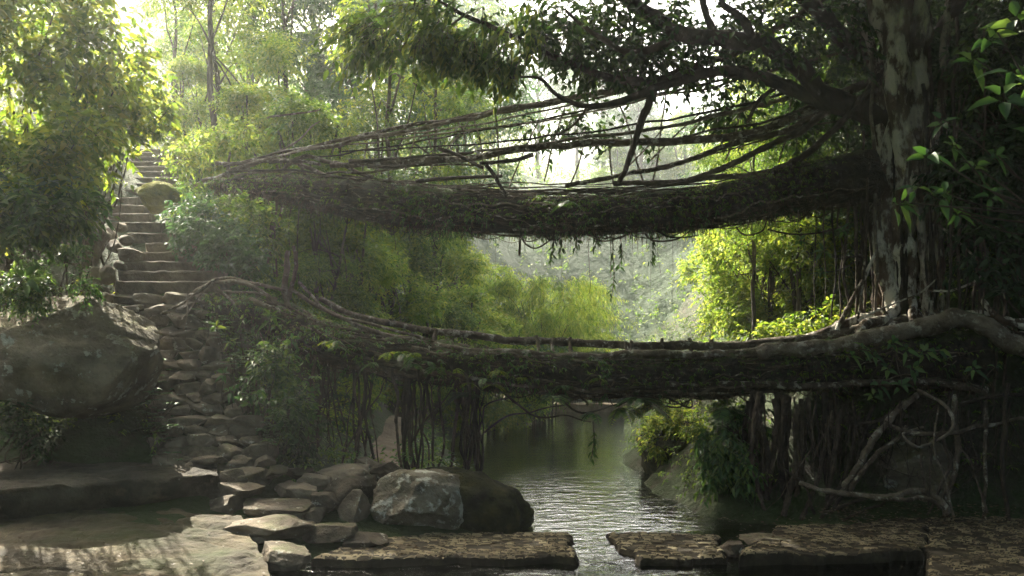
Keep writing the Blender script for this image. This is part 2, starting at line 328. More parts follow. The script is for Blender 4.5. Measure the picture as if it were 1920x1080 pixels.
# ledge, bank under the boulder, stair line
for px, D, z in ((0, 14, 1.0), (200, 14, 1.0), (380, 14, .9), (100, 15.2, 1.3), (280, 15, 1.3), (0, 17, 3.2), (150, 17, 3.0), (60, 20, 7), (0, 24, 10.5), (-300, 18, 9), (-300, 26, 16), (130, 22, 7.9), (160, 26, 9.8), (225, 25, 8.25), (222, 27.5, 9.0), (190, 21.5, 6.35), (165, 19.5, 5.35), (350, 22.5, 6.6),
                 (40, 14.7, 1.7), (150, 14.6, 1.75), (250, 14.8, 1.75), (60, 14.25, 1.15), (240, 14.3, 1.15), (430, 14.3, .5), (330, 15.4, 1.9), (300, 16.4, 3.2), (290, 16.9, 3.75), (310, 17.2, 4.2), (270, 19.5, 5.35), (235, 21.5, 6.35), (270, 25, 8.2), (285, 27, 9.05), (280, 30, 9.4),
                 (520, 14.5, .5), (480, 16, 1.7), (420, 17, 3.5), (540, 17, 1.6), (650, 17, .62), (600, 15, .5), (720, 15, .45), (715, 17, .62), (760, 17, .6), (850, 15, .5), (840, 17, .4), (880, 17.5, -.3), (930, 16.5, -.3),
                 (420, 20, 5.2), (520, 20, 3.6), (600, 20, 1.6), (670, 20, .8), (720, 20, .72), (780, 20, .5), (850, 20, -.35), (400, 22.5, 6.9), (470, 22.5, 6.2), (540, 23, 4.4),
                 (400, 26, 8), (520, 26, 6.2), (620, 26, 3), (700, 26, 1.1), (740, 26, .85), (800, 26, .5), (860, 26, -.3), (300, 33, 10.5), (500, 33, 8), (650, 33, 4), (740, 33, 1.2), (790, 33, .9), (860, 33, .4), (905, 33, -.3),
                 (300, 46, 14), (600, 46, 10), (800, 46, 3), (900, 42, .9), (960, 42, .5), (1100, 42, .35), (1220, 42, .5), (1050, 50, 1), (1200, 50, 1.2), (400, 60, 24), (700, 60, 14), (900, 60, 4), (1100, 62, 2), (1250, 62, 3),
                 (1230, 16.5, -.4), (1300, 17, .5), (1330, 15.5, .2), (1370, 14.8, .1), (1400, 15.2, .6), (1460, 15, .4), (1500, 16, 2), (1620, 16.6, 2.9), (1500, 18, 2.8), (1750, 16.6, 3.2), (1900, 16.6, 3.3), (1600, 14.9, .5), (1750, 14.9, .4), (1900, 14.9, .4), (2200, 15, 2.5), (2200, 18, 6), (1900, 20, 6), (2200, 24, 12), (1500, 13, -.25), (1700, 13, -.2), (1720, 14, -.1), (1500, 13.9, -.15), (1900, 13, -.2), (1900, 11, -.2), (2100, 12, .1),
                 (1215, 20, -.3), (1260, 20, .9), (1340, 20, 2.4), (1450, 20, 3), (1600, 20, 3.6), (1220, 26, -.3), (1270, 26, 1.6), (1400, 26, 3.6), (1600, 26, 4.5), (1235, 33, .1), (1300, 33, 2.4), (1450, 33, 5), (1700, 33, 8), (1260, 46, 1.5), (1400, 46, 6), (1700, 46, 12), (1400, 62, 12), (1700, 62, 22), (2200, 62, 34), (-400, 60, 40),
                 (700, 100, 26), (1000, 100, 9), (1200, 100, 6), (1350, 100, 14), (1600, 100, 32), (300, 100, 40), (700, 150, 54), (1000, 150, 44), (1230, 150, 36), (1400, 150, 46), (1900, 150, 60), (100, 150, 62), (1230, 125, 16), (1000, 125, 22), (2500, 120, 60), (-500, 120, 60)):
    k_ = {100: 1.8, 120: 2.6, 125: 2.4, 150: 2.8}.get(D, 1)      # the far slopes stand well back in the mist
    T(px, D * k_, 3 + (z - 3) * k_)
cp = np.array(cp)
def phi(r): return r
_A = np.linalg.norm(cp[:, None, :2] - cp[None, :, :2], axis=-1)
_n = len(cp)
_S = np.zeros((_n + 1, _n + 1)); _S[:_n, :_n] = _A - np.eye(_n) * .05; _S[_n, :_n] = 1; _S[:_n, _n] = 1
_w = np.linalg.solve(_S, np.r_[cp[:, 2], 0])
def hgt(x, y, rough=True):
    x = np.asarray(x, float); y = np.asarray(y, float)
    r = np.hypot(x[..., None] - cp[:, 0], y[..., None] - cp[:, 1])
    z = r @ _w[:_n] + _w[_n]
    if rough:
        q = np.stack([x, y, x * 0], -1); far = np.clip((y - 30) / 60, 0, 1)
        z = z + .10 * fbm(q * 1.1, 3, 5) * np.clip((z + .6) * 2, .2, 1) + far * 2.2 * fbm(q * .09, 3, 8)
    return z
def grid(xs, ys, f):
    X, Y = np.meshgrid(xs, ys, indexing='ij'); Z = f(X, Y)
    V = np.stack([X, Y, Z], -1).reshape(-1, 3); i = np.arange(X.size).reshape(X.shape)
    return V, np.stack([i[:-1, :-1], i[1:, :-1], i[1:, 1:], i[:-1, 1:]], -1).reshape(-1, 4)
xs = np.r_[np.linspace(-340, -60, 30)[:-1], np.linspace(-60, -20, 30)[:-1], np.linspace(-20, -9, 50)[:-1], np.linspace(-9, 9, 130), np.linspace(9, 20, 45)[1:], np.linspace(20, 60, 30)[1:], np.linspace(60, 340, 30)[1:]]
ys = np.r_[np.linspace(-20, 8, 30)[:-1], np.linspace(8, 28, 150), np.linspace(28, 60, 80)[1:], np.linspace(60, 460, 90)[1:]]
yn = ys[ys <= 66]; yf = np.r_[yn[-1], ys[ys > 66]]
mb = MB(); mb.add(*grid(xs, yn, hgt)); single('ground', mb, M['ground'], (0, 0, 0), None, None, kind='structure')
mb = MB(); mb.add(*grid(xs, yf, hgt)); single('hills', mb, M['hill'], (0, 0, 0), None, None, kind='structure')
# water sheet: upper pool, a small step at the causeway, lower pool
def wz(X, Y): return -.05 + .05 * np.clip((Y - 11.9) / .9, 0, 1) ** .7
mb = MB(); mb.add(*grid(np.linspace(-9, 9, 40), np.r_[np.linspace(-2, 11.6, 12), np.linspace(11.8, 13, 14), np.linspace(13.5, 44, 30)], wz))
single('river_water', mb, M['water'], (0, 0, 0), None, None, kind='structure')
# earth path on the left bank
pc = np.array([PZ(705, 16.9, 0), PZ(712, 18, 0), PZ(722, 20, 0), PZ(742, 23, 0), PZ(765, 26.5, 0), PZ(800, 31, 0), PZ(850, 36, 0), PZ(930, 41, 0), PZ(1030, 43, 0)])
pl = curve(pc, 90); tn = nrm(np.gradient(pl, axis=0)); sd = np.stack([tn[:, 1], -tn[:, 0], tn[:, 2] * 0], -1)
wd = .42 + .1 * fbm(pl * .8, 2, 3)
u = np.linspace(-1, 1, 9)
Pp = pl[:, None] + sd[:, None] * (u[None, :, None] * wd[:, None, None]); Pp[..., 2] = hgt(Pp[..., 0], Pp[..., 1]).mean(1, keepdims=True) * .6 + hgt(Pp[..., 0], Pp[..., 1]) * .4 + .07 - .11 * u[None] ** 4
i = np.arange(90 * 9).reshape(90, 9)
mb = MB().add(Pp, np.stack([i[:-1, :-1], i[:-1, 1:], i[1:, 1:], i[1:, :-1]], -1).reshape(-1, 4)); single('earth_path', mb, M['path'], (0, 0, 0), None, None, kind='structure')

# ------------------------------------------------------------------ causeway of cobbled concrete
def patch(mb, c, z, zb, nu, nv, seed, cell=.13, edge=.03, skirts=True):
    """c: four plan corners (u0v0, u1v0, u1v1, u0v1); cobbled top and rough sides"""
    c = np.array(c, float)[:, :2]
    u = np.linspace(0, 1, nu); v = np.linspace(0, 1, nv); U, Vv = np.meshgrid(u, v, indexing='ij')
    X = (1-U)[..., None]*(1-Vv)[..., None]*c[0] + U[..., None]*(1-Vv)[..., None]*c[1] + U[..., None]*Vv[..., None]*c[2] + (1-U)[..., None]*Vv[..., None]*c[3]
    q = np.concatenate([X, X[..., :1] * 0], -1)
    e = np.minimum(np.minimum(U * nu, (1-U) * nu), np.minimum(Vv * nv, (1-Vv) * nv))
    X = X + fbm3(q * 1.9, 4, seed)[..., :2] * .20 * np.clip(1 - e / 22, 0, 1)[..., None]
    b, idv = cells(X[..., 0] / cell * .8, X[..., 1] / cell, seed)
    Z = z + .03 * fbm(q * .9, 2, seed + 2) + .022 * np.clip(b * 4, 0, 1) * (idv > .25) - .012 - edge * np.clip(1 - e / 2.5, 0, 1) ** 2
    top = np.concatenate([X, Z[..., None]], -1)
    i = np.arange(nu * nv).reshape(nu, nv)
    fr = np.where((b > .12) & (idv > .25), .25 + .75 * idv, .05)[:-1, :-1]
    mb.add(top, np.stack([i[:-1, :-1], i[1:, :-1], i[1:, 1:], i[:-1, 1:]], -1).reshape(-1, 4), fr.ravel())
    ring = np.concatenate([top[:, 0], top[-1, 1:], top[-2::-1, -1], top[0, -2:0:-1]])
    cen = ring.mean(0); K = 8; rows = []
    out = nrm((ring - cen) * [1, 1, 0])
    for k in range(K):
        t = k / (K - 1); r = ring.copy(); r[:, 2] = ring[:, 2] + (zb - ring[:, 2]) * t
        r = r + out * (.05 * fbm(r * 3.5, 3, seed + 6) * min(1, k) + .03 * min(1, k) - .10 * t * t)[:, None] if k else r
        rows.append(r)
    W = np.stack(rows, 1); n = len(ring); j = np.arange(n * K).reshape(n, K); j2 = np.roll(j, -1, 0)
    Q = np.stack([j[:, :-1], j[:, 1:], j2[:, 1:], j2[:, :-1]], -1).reshape(-1, 4)
    mb.add(W, Q, np.full(len(Q), .12))
def top(px, py, z): D = (H - z) * F / (py - HY); return PZ(px, D, z)
ZC = .085
mb = MB(); patch(mb, [top(590, 1046, ZC), top(1082, 1040, ZC), top(1062, 997, ZC), top(745, 993, ZC)], ZC, -.5, 190, 66, 3)
single('causeway_block', mb, M['cobble'], top(840, 1015, 0), 'long cobbled concrete causeway block below the spotted boulder', 'causeway', 'cobbled causeway blocks across the stream')
mb = MB(); patch(mb, [top(1192, 1046, .07), top(1352, 1044, .07), top(1352, 1002, .07), top(1150, 997, .07)], .07, -.5, 90, 66, 4)
single('causeway_block', mb, M['cobble'], top(1260, 1020, 0), 'short cobbled causeway block standing alone in the stream', 'causeway', 'cobbled causeway blocks across the stream')
mb = MB()
patch(mb, [top(1385, 1042, .10), top(1735, 1036, .10), top(1735, 968, .14), top(1470, 985, .14)], .12, -.5, 150, 100, 5)
patch(mb, [top(1745, 1140, .12), top(2150, 1140, .12), top(2250, 960, .12), top(1738, 967, .12)], .12, -.5, 150, 150, 6)
single('cobbled_landing', mb, M['cobble'], top(1700, 1010, 0), 'wide cobbled stone landing under the root wall of the big fig tree', 'landing')

# ------------------------------------------------------------------ rocks
def stone(c, s, label, mat='rock', n=10, name='stone', cat='stone', group=None, **k):
    V, Q = rock(c, s, n=n, **k); return single(name, MB().add(V, Q), M[mat], c, label, cat, group)
GR = 'rough stones laid as the lower stairway'
yrows = [562, 583, 604, 624, 645, 666, 688, 708, 728, 748, 768, 788, 808, 828, 848, 868, 886]
lo_ = lambda y: np.interp(y, [555, 620, 700, 760, 850, 890], [200, 242, 286, 292, 298, 335])
hi_ = lambda y: np.interp(y, [555, 620, 700, 760, 800, 850, 890], [356, 384, 412, 450, 480, 500, 512])
Dr = lambda y: np.interp(y, [555, 640, 700, 800, 890], [17.0, 16.3, 15.8, 15.0, 14.2])
for k, y in enumerate(yrows):
    x = lo_(y) - 8 + rng.uniform(-10, 10); D = Dr(y)
    while x < hi_(y):
        w = rng.uniform(30, 74) * (1.0 if k < 14 else 1.1); h = rng.uniform(10, 14.5)
        m = D / F
        c = P(x + w / 2, y + rng.uniform(-3, 3), D + rng.uniform(-.08, .08)); 
        stone(c, (w * .60 * m, rng.uniform(.26, .36), h * m * 1.3), 'rough flat stone laid in the lower rubble stairway', group=GR, n=9,
              rz=rng.uniform(-.35, .35), ry=rng.uniform(-.12, .12), rx=rng.uniform(-.1, .15), cuts=12, lo=.5, hi=.85, box=.7, rough=.14, name='stair_stone')
        x += w * .90
# loose stones to the left of the cut steps
for (px, py, D, a, b) in ((150, 462, 17.5, 52, 46), (175, 520, 17, 22, 20), (205, 515, 17, 17, 17), (180, 548, 16.6, 22, 17), (200, 562, 16.3, 12, 14), (168, 418, 19, 26, 12), (205, 442, 19, 13, 12), (235, 450, 19, 14, 9), (150, 395, 20, 24, 13), (185, 300, 24, 26, 19), (165, 318, 24, 20, 14), (195, 335, 23.5, 18, 14), (215, 462, 18.3, 16, 12), (245, 478, 18, 28, 13), (270, 640, 16.2, 15, 14), (252, 620, 16.2, 10, 13), (130, 200, 24, 26, 24), (165, 255, 25, 30, 26), (185, 410, 19.5, 20, 10), (222, 425, 19.4, 16, 9), (120, 370, 20.5, 22, 16), (205, 285, 25.5, 16, 12), (160, 432, 18.6, 14, 10), (190, 545, 16.8, 12, 9), (225, 500, 17.6, 12, 11)):
    big = a > 40
    stone(P(px, py, D), (a * D / F * 1.15, a * D / F * 1.0, b * D / F * 1.15), 'large brown boulder beside the cut steps above the leaning boulder' if big else 'loose grey stone lying along the edge of the cut steps',
          mat='boulder' if big else 'rock', n=20 if big else 9, name='boulder' if big else 'loose_stone', cat='boulder' if big else 'stone', group=None if big else 'loose stones beside the cut steps', rz=rng.uniform(0, 3), cuts=8)
# big leaning boulder
V, Q = cubesphere(130); V = V * .7 + .3 * V / np.abs(V).max(1, keepdims=True)
for d, h in (((.55, -.35, .75), .80), ((-.35, -.45, .8), .78), ((.1, -.85, -.45), .92), ((.18, -.72, .62), .66), ((.95, -.25, -.25), .82), ((-.6, -.7, .1), .95), ((.35, -.9, .3), .80), ((.75, -.5, .35), .92), ((.6, -.2, -.75), .9)):
    d = nrm(np.array(d)); V -= np.maximum(0, V @ d - h)[:, None] * d * .95
V *= (1 + .085 * fbm(V * 1.5, 4, 9) + .03 * fbm(V * 5, 4, 4) + .010 * fbm(V * 16, 3, 14) - .03 * np.clip(.12 - np.abs(fbm(V * 1.3, 2, 77)), 0, 1) / .12)[:, None]
V = (V * np.array([1.42, 1.05, 1.03])) @ rot(.15, .16, 0).T + P(138, 668, 14.4)
single('leaning_boulder', MB().add(V, Q), M['boulder'], P(148, 760, 14.4), 'huge rounded boulder with pale lichen blotches below the leafy bank', 'boulder')
# ledge under the boulder and sloping slab in front
def ledge(name, xy, z, zb, label, mat, cat, n=(160, 60), amp=.08, seed=1, f=1.3):
    mb = MB(); c = np.array(xy); U, W = np.meshgrid(np.linspace(0, 1, n[0]), np.linspace(0, 1, n[1]), indexing='ij')
    B = (1-U)[..., None]*(1-W)[..., None]*c[0] + U[..., None]*(1-W)[..., None]*c[1] + U[..., None]*W[..., None]*c[2] + (1-U)[..., None]*W[..., None]*c[3]
    zz = (1-U)*(1-W)*z[0] + U*(1-W)*z[1] + U*W*z[2] + (1-U)*W*z[3]
    q = np.concatenate([B, zz[..., None]], -1); zz = zz + amp * fbm(q * f, 4, seed) + .035 * fbm(q * [2.5, 5, 1], 4, seed + 2) - .05 * np.clip(.1 - np.abs(fbm(q * [.7, 1.5, 1], 3, seed + 7)), 0, 1) / .1
    t = np.concatenate([B + fbm3(q * 1.1, 3, seed + 4)[..., :2] * .16, zz[..., None]], -1)
    K = 30; rows = []                       # front face below the v=0 edge
    e = t[:, 0]
    for k in range(1, K):
        a = k / (K - 1); r = e.copy(); r[:, 2] = e[:, 2] + (zb - e[:, 2]) * a
        r = r + np.array([0, -1, 0]) * (.26 * fbm(r * [1.3, 1, 2.6], 5, seed + 9) - .10 * np.sin(a * 3.1) - .04)[:, None]; rows.append(r)
    t = np.concatenate([np.stack(rows[::-1], 1), t], 1)
    i = np.arange(t.shape[0] * t.shape[1]).reshape(t.shape[:2])
    mb.add(t, np.stack([i[:-1, :-1], i[1:, :-1], i[1:, 1:], i[:-1, 1:]], -1).reshape(-1, 4))
    return single(name, mb, M[mat], (c[0][0], c[0][1], zb), label, cat)
g2 = lambda px, py, z: tuple(top(px, py, z)[:2])
ledge('rock_ledge', [g2(-250, 940, .95), g2(408, 893, .95), (PZ(420, 15.2, 0)[0], 15.2), (PZ(-250, 15.6, 0)[0], 15.6)], (.95, .98, 1.15, 1.25), .1, 'long dark rock ledge with a worn earth top under the leaning boulder', 'ledge', 'ledge', n=(300, 60), amp=.07, seed=3)
ledge('sloping_rock', [(-8.9, 9.2), (-2.5, 9.7), (-4.2, 13.0), (-9.2, 13.5)], (.36, .09, .46, .78), -.5, 'broad sloping rock with moss in the corner by the lower pool', 'slab', 'rock', n=(260, 170), amp=.10, seed=8, f=1.1)
sv = bpy.data.objects['sloping_rock']; vv = np.empty(len(sv.data.vertices) * 3); sv.data.vertices.foreach_get('co', vv); vv = vv.reshape(-1, 3) + np.array(sv.location)
vv = vv[(vv[:, 1] > 9.9) & (vv[:, 2] > .03)]; ch = vv[rng.choice(len(vv), 520)]
mb = MB(); mb.add(*leafm(ch[:110] + [0, 0, .015], rng.normal(size=(110, 3)) * [1, 1, .1], np.tile([0, 0, 1.], (110, 1)) + rng.normal(size=(110, 3)) * .3, .06, .028, False, .2, 0)); single('fallen_leaves', mb, M['litter'], (0, 0, 0), None, None, kind='stuff')
# cut steps of the upper stairway
st = root('stone_stairway', P(300, 545, 17.1), 'steep stairway of cut stone steps climbing to the bright gap in the trees', 'stairway')
steps = [(540, 213, 402), (508, 222, 408), (490, 232, 383), (471, 250, 362), (455, 272, 347), (434, 238, 316), (416, 218, 302), (398, 186, 280), (382, 172, 270), (366, 176, 256), (352, 196, 268), (341, 214, 316), (330, 220, 338), (319, 224, 322), (309, 228, 312), (299, 236, 318), (291, 244, 318), (284, 250, 318), (278, 255, 314)]
ytop = [y - 2 for y, _, _ in steps]
for k, (y, a, b) in enumerate(steps):
    yt = [527, 508, 490, 472, 455, 436, 417, 400, 384, 369, 355, 343, 332, 321, 311, 302, 293, 285, 279][k]
    yb = 550 if k == 0 else [527, 508, 490, 472, 455, 436, 417, 400, 384, 369, 355, 343, 332, 321, 311, 302, 293, 285, 279][k-1]
    D = np.interp(yt, [279, 300, 380, 436, 490, 527], [27, 25, 21.5, 19.6, 18, 17.1])
    A = P(a, yt, D); B = P(b, yt, D); zt = A[2]; zb = P(a, yb, D)[2] - .12
    nx = 40; t = np.linspace(0, 1, nx); lip = np.array([A + (B - A) * q for q in t])
    lip[:, 1] += .06 * fbm(lip * 2, 3, k); lip[:, 2] += .022 * fbm(lip * 3.5, 3, k + 50)
    prof = [(0.14, zb - zt), (.05, (zb - zt) * .5), (.015, -.05), (.0, -.02), (.03, .0), (.12, .004), (.5, .0), (1.1, -.01)]
    rows = []
    for dy, dz in prof:
        r = lip.copy(); r[:, 1] += dy; r[:, 2] += dz; r += fbm3(r * 5, 2, k)[:, :] * .014; rows.append(r)
    W = np.stack(rows, 1)
    cap0, cap1 = W[0].copy(), W[-1].copy(); cap0[:, 0] += .06; cap0[:, 2] -= .3; cap1[:, 2] -= .3
    W = np.concatenate([cap0[None], W, cap1[None]], 0)
    i = np.arange(W.shape[0] * W.shape[1]).reshape(W.shape[:2])
    mb = MB().add(W, np.stack([i[:-1, :-1], i[1:, :-1], i[1:, 1:], i[:-1, 1:]], -1).reshape(-1, 4))
    part('step', mb, M['step'], st)
# blocks, slabs and boulders at the foot
def blk(px, py, D, a, b, label, d=None, **k):
    c = P(px, py, D); m = D / F
    k.setdefault('lo', .5); k.setdefault('hi', .8)
    return stone(c, (a * m * 1.25, (d if d else a * m * 1.1), b * m * 1.3), label, n=18, cuts=10, box=.6, rough=.13, **k)
blk(520, 955, 13.3, 56, 15, 'broad worn step stone just above the lowest step of the foot path', name='step_stone', cat='step', lo=.65, hi=.85)
blk(505, 987, 12.6, 74, 17, 'lowest broad step stone beside the sloping rock', name='step_stone', cat='step', lo=.65, hi=.85)
blk(455, 920, 13.7, 48, 18, 'pale flat topped block above the step stones', name='block', cat='stone')
blk(530, 1043, 11.6, 46, 18, 'jagged brown stone at the edge of the lower pool', cat='stone')
blk(445, 897, 14, 30, 15, 'square stone at the end of the rock ledge', cat='stone')
blk(478, 893, 14.2, 26, 14, 'wedge shaped stone at the foot of the rubble stairway', cat='stone')
blk(570, 922, 13.8, 28, 16, 'rounded brown stone right of the pale block', cat='stone')
blk(640, 890, 14.5, 52, 15, 'wide flat stone at the start of the earth path', cat='stone')
blk(600, 900, 14.2, 38, 12, 'low flat stone left of the earth path', cat='stone')
blk(650, 925, 13.9, 50, 26, 'dark angular stone leaning on the spotted boulder', cat='stone')
blk(615, 942, 13.6, 28, 17, 'small block between the steps and the spotted boulder', cat='stone')
blk(660, 955, 13.5, 34, 30, 'dark stone packed low against the spotted boulder', cat='stone')
blk(725, 884, 14.5, 34, 16, 'grey pointed stone resting atop the spotted boulder', cat='stone')
blk(690, 872, 15, 26, 14, 'mossy flat stone where the earth path begins', cat='stone')
blk(620, 1003, 12.7, 48, 18, 'dark broken slab between the step stones and the causeway', cat='stone')
blk(690, 1012, 12.6, 40, 14, 'smooth sloping stone at the end of the long causeway block', cat='stone')
blk(590, 965, 13.2, 22, 15, 'small round stone beside the broad step stones', cat='stone')
blk(540, 915, 14, 22, 12, 'small brown stone above the broad step stones', cat='stone')
blk(420, 955, 13.4, 36, 26, 'dark stone wedged under the pale flat topped block', cat='stone')
blk(560, 888, 14.6, 26, 10, 'thin flat stone below the leafy bank', cat='stone')
blk(1370, 1030, 12.5, 30, 17, 'pale stone at the corner of the cobbled landing', cat='stone')
blk(1425, 1008, 12.8, 40, 7, 'smooth long pale stone set in the cobbled landing edge', cat='stone')
blk(740, 772, 26, 24, 16, 'grey boulder above the earth path', name='boulder', cat='boulder')
blk(765, 785, 27, 14, 9, 'small grey rock beside the boulder above the path', cat='stone')
V, Q = rock(P(787, 947, 13.9), (.78, .62, .56), n=70, seed=21, cuts=6, lo=.74, hi=.95, rough=.16, oct=5, rz=.2, box=.1)
single('spotted_boulder', MB().add(V, Q), M['boulder2'], P(787, 1000, 13.9), 'pale boulder spotted with lichen beside the causeway', 'boulder')
V, Q = rock(P(905, 962, 14.2), (.84, .8, .66), n=48, seed=5, cuts=5, lo=.7, hi=.95, rough=.16, oct=4, ry=.5)
single('mossy_boulder', MB().add(V, Q), M['mossrock'], P(905, 1000, 14.2), 'dark mossy boulder jutting into the pool', 'boulder')
V, Q = rock(P(820, 910, 14.9), (.75, .7, .32), n=30, seed=6, cuts=4, rough=.16)
single('mossy_mound', MB().add(V, Q), M['mossrock'], P(820, 930, 14.9), 'dark mossy mound under the root column of the lower bridge', 'rock')
V, Q = rock(P(297, 372, 20.3), (.52, .5, .38), n=30, seed=8, cuts=4, rough=.12)
single('moss_capped_rock', MB().add(V, Q), M['yelmoss'], P(297, 395, 20.3), 'rock capped with glowing yellow moss beside the cut steps', 'rock')
V, Q = rock(P(1272, 850, 20), (.95, 1.6, 1.0), n=36, seed=17, cuts=4, rough=.14, lo=.7)
single('mossy_bluff', MB().add(V, Q), M['mossrock'], P(1272, 890, 20), 'mossy rock bluff standing in the pool beyond the lower bridge', 'rock')
V, Q = rock(P(1390, 900, 16), (.55, .9, 1.3), n=36, seed=18, cuts=5, rough=.14, lo=.7)
single('mossy_outcrop', MB().add(V, Q), M['mossrock'], P(1390, 980, 16), 'steep mossy outcrop by the pool under the pale leaved creeper', 'rock')
V, Q = rock(P(1715, 880, 15.1), (.75, .6, .62), n=40, seed=27, cuts=6, rough=.08, lo=.7)
single('dark_boulder', MB().add(V, Q), M['boulder'], P(1715, 940, 15.1), 'dark boulder caught behind crossing roots under the fig tree', 'boulder')
# small stones along the path
for k in range(46):
    t = rng.uniform(.0, .55); i = int(t * 89); s_ = -1 if rng.random() < .6 else 1
    c = pl[i] + sd[i] * s_ * rng.uniform(.42, .75); c[2] = hgt(c[0], c[1]) + .04; a = rng.uniform(.05, .13)
    stone(c, (a, a * .8, a * .6), 'small grey stone edging the earth path', n=5, group='stones edging the earth path', cat='stone', name='path_stone', rz=rng.uniform(0, 3))
# river bed stones
for k in range(60):
    x = rng.uniform(-.5, 3.4); y = rng.uniform(13.5, 24); a = rng.uniform(.08, .3); z = float(hgt(x, y)); 
    if z > -.2: continue
    stone((x, y, z + .02), (a, a * .8, a * .35), 'brown stone lying under the clear pool water', n=5, group='stones on the bed of the pool', cat='stone', name='bed_stone', rz=rng.uniform(0, 3))
# low weir and piers at the far end of the pool
mb = MB(); X, Y = np.meshgrid([0., 1.], [0., 1.])
def box(mb, c, s, rz=0, n=12, seed=1, amp=.02):
    V, Q = cubesphere(n); V = V / np.abs(V).max(1, keepdims=True); V = V * np.array(s) * .5; V = V + fbm3((V + np.asarray(c)) * 2.5, 3, seed) * amp
    mb.add(V @ rot(rz).T + np.asarray(c), Q)
mb = MB(); box(mb, PZ(1075, 39.5, .12), (7.2, .7, .5), n=24, amp=.06); single('low_weir', mb, M['path'], PZ(1075, 39.5, 0), 'low pale weir closing the far end of the pool', 'weir')
for px, w, h, lb in ((1140, 1.5, 1.3, 'wide grey concrete pier beyond the weir'), (1075, .8, .8, 'narrow grey concrete pier beyond the weir')):
    mb = MB(); box(mb, PZ(px, 41, h / 2), (w, .6, h), n=12, seed=int(px)); single('concrete_pier', mb, M['concrete'], PZ(px, 41, 0), lb, 'pier')

# ------------------------------------------------------------------ living root bridges
def bridge_body(path, w, th, K=220, S=26, seed=1, amp=.16):
    """bulky woven mass of roots and soil: path of centres, half widths w and half thicknesses th along it"""
    p = curve(path, K); t = np.linspace(0, 1, K)
    w = np.interp(t, np.linspace(0, 1, len(w)), w); th = np.interp(t, np.linspace(0, 1, len(th)), th)
    tn = nrm(np.gradient(p, axis=0)); sd = nrm(np.cross(tn, [0, 0, 1])); up = np.cross(sd, tn)
    def at(ti, a, k=1.0):
        x = np.interp(ti, t, np.arange(K)); i = np.clip(x.astype(int), 0, K-2); f = (x - i)[..., None]
        g = lambda A: A[i] * (1-f) + A[i+1] * f
        ca, sa = np.cos(a)[..., None], np.sin(a)[..., None]
        ca = np.sign(ca) * np.abs(ca) ** .8; sa = np.sign(sa) * np.abs(sa) ** .8
        W = np.interp(ti, t, w)[..., None]; TH = np.interp(ti, t, th)[..., None]
        return g(p) + g(sd) * ca * W * k + g(up) * sa * TH * k
    T_, A_ = np.meshgrid(t, np.arange(S) / S * 2 * np.pi, indexing='ij')
    V = at(T_.ravel(), A_.ravel()).reshape(K, S, 3)
    V = V + fbm3(V * 2.3, 4, seed) * amp
    i = np.arange(K * S).reshape(K, S)
    Q = np.stack([i[:-1], np.roll(i, -1, 1)[:-1], np.roll(i, -1, 1)[1:], i[1:]], -1).reshape(-1, 4)
    return V, Q, at
def weave(mb, at, n, r0, r1, K=46, seed=0, span=(.25, .9), k=1.02, amp=.05):
    for j in range(n):
        L = rng.uniform(*span); a = rng.uniform(0, 1 - L) if L < 1 else 0
        ti = np.linspace(a, min(1, a + L), K); ph = rng.uniform(0, 2*np.pi) + np.cumsum(rng.normal(size=K) * .07) + rng.uniform(-.8, .8) * np.linspace(0, 1, K)
        kk = k + .10 * np.sin(np.linspace(0, rng.uniform(3, 12), K) + rng.uniform(0, 6)) * rng.random()
        q = at(ti, ph, 1.0); c = at(ti, ph, 0.0); q = c + (q - c) * kk[:, None]
        q = wob(q, amp, 1.6, int(rng.integers(1e6)))
        r = rng.uniform(r0, r1) if rng.random() < .8 else rng.uniform(r1, r1 * 1.8)
        mb.add(*tubes(q, r * (1 - .45 * np.linspace(0, 1, K)), 6, .25, j))
def fringe(mb, at, n, lo=.1, hi=.55, r=.004, below=True, tr=(0, 1)):
    """fine rootlets hanging from the underside"""
    ti = rng.uniform(tr[0], tr[1], n); a = rng.uniform(np.pi * 1.05, np.pi * 1.95, n) if below else rng.uniform(np.pi * .9, np.pi * 2.1, n)
    s = at(ti, a, .95); K = 7; u = np.linspace(0, 1, K); L = lo + (hi - lo) * rng.random(n) ** 2.5
    p = np.repeat(s[:, None], K, 1); p[:, :, 2] -= u[None] * L[:, None]; 
    p += fbm3(p * 2.5 + rng.random((n, 1, 3)) * 40, 2, 3) * (u[None, :, None] * .16)
    mb.add(*tubes(p, (r * rng.uniform(.5, 1.8, n))[:, None] * (1.1 - u[None] * .8), 4))

def festoon(mb, at, n, r=.008, tr=(0, 1)):
    """short roots that leave the underside, sag and come back to it"""
    K = 18; u = np.linspace(0, 1, K)
    for j in range(n):
        t0 = rng.uniform(*tr); t1 = np.clip(t0 + rng.uniform(-.09, .09), 0, 1); a = rng.uniform(3.5, 5.6, 2)
        p0 = at(np.array([t0]), a[:1], .95)[0]; p1 = at(np.array([t1]), a[1:], .95)[0]
        p = p0 + (p1 - p0) * u[:, None]; p[:, 2] -= np.sin(u * np.pi) * rng.uniform(.03, .28); mb.add(*tubes(wob(p, .06, 3, j), np.full(K, r * rng.uniform(.6, 2.2)), 5))
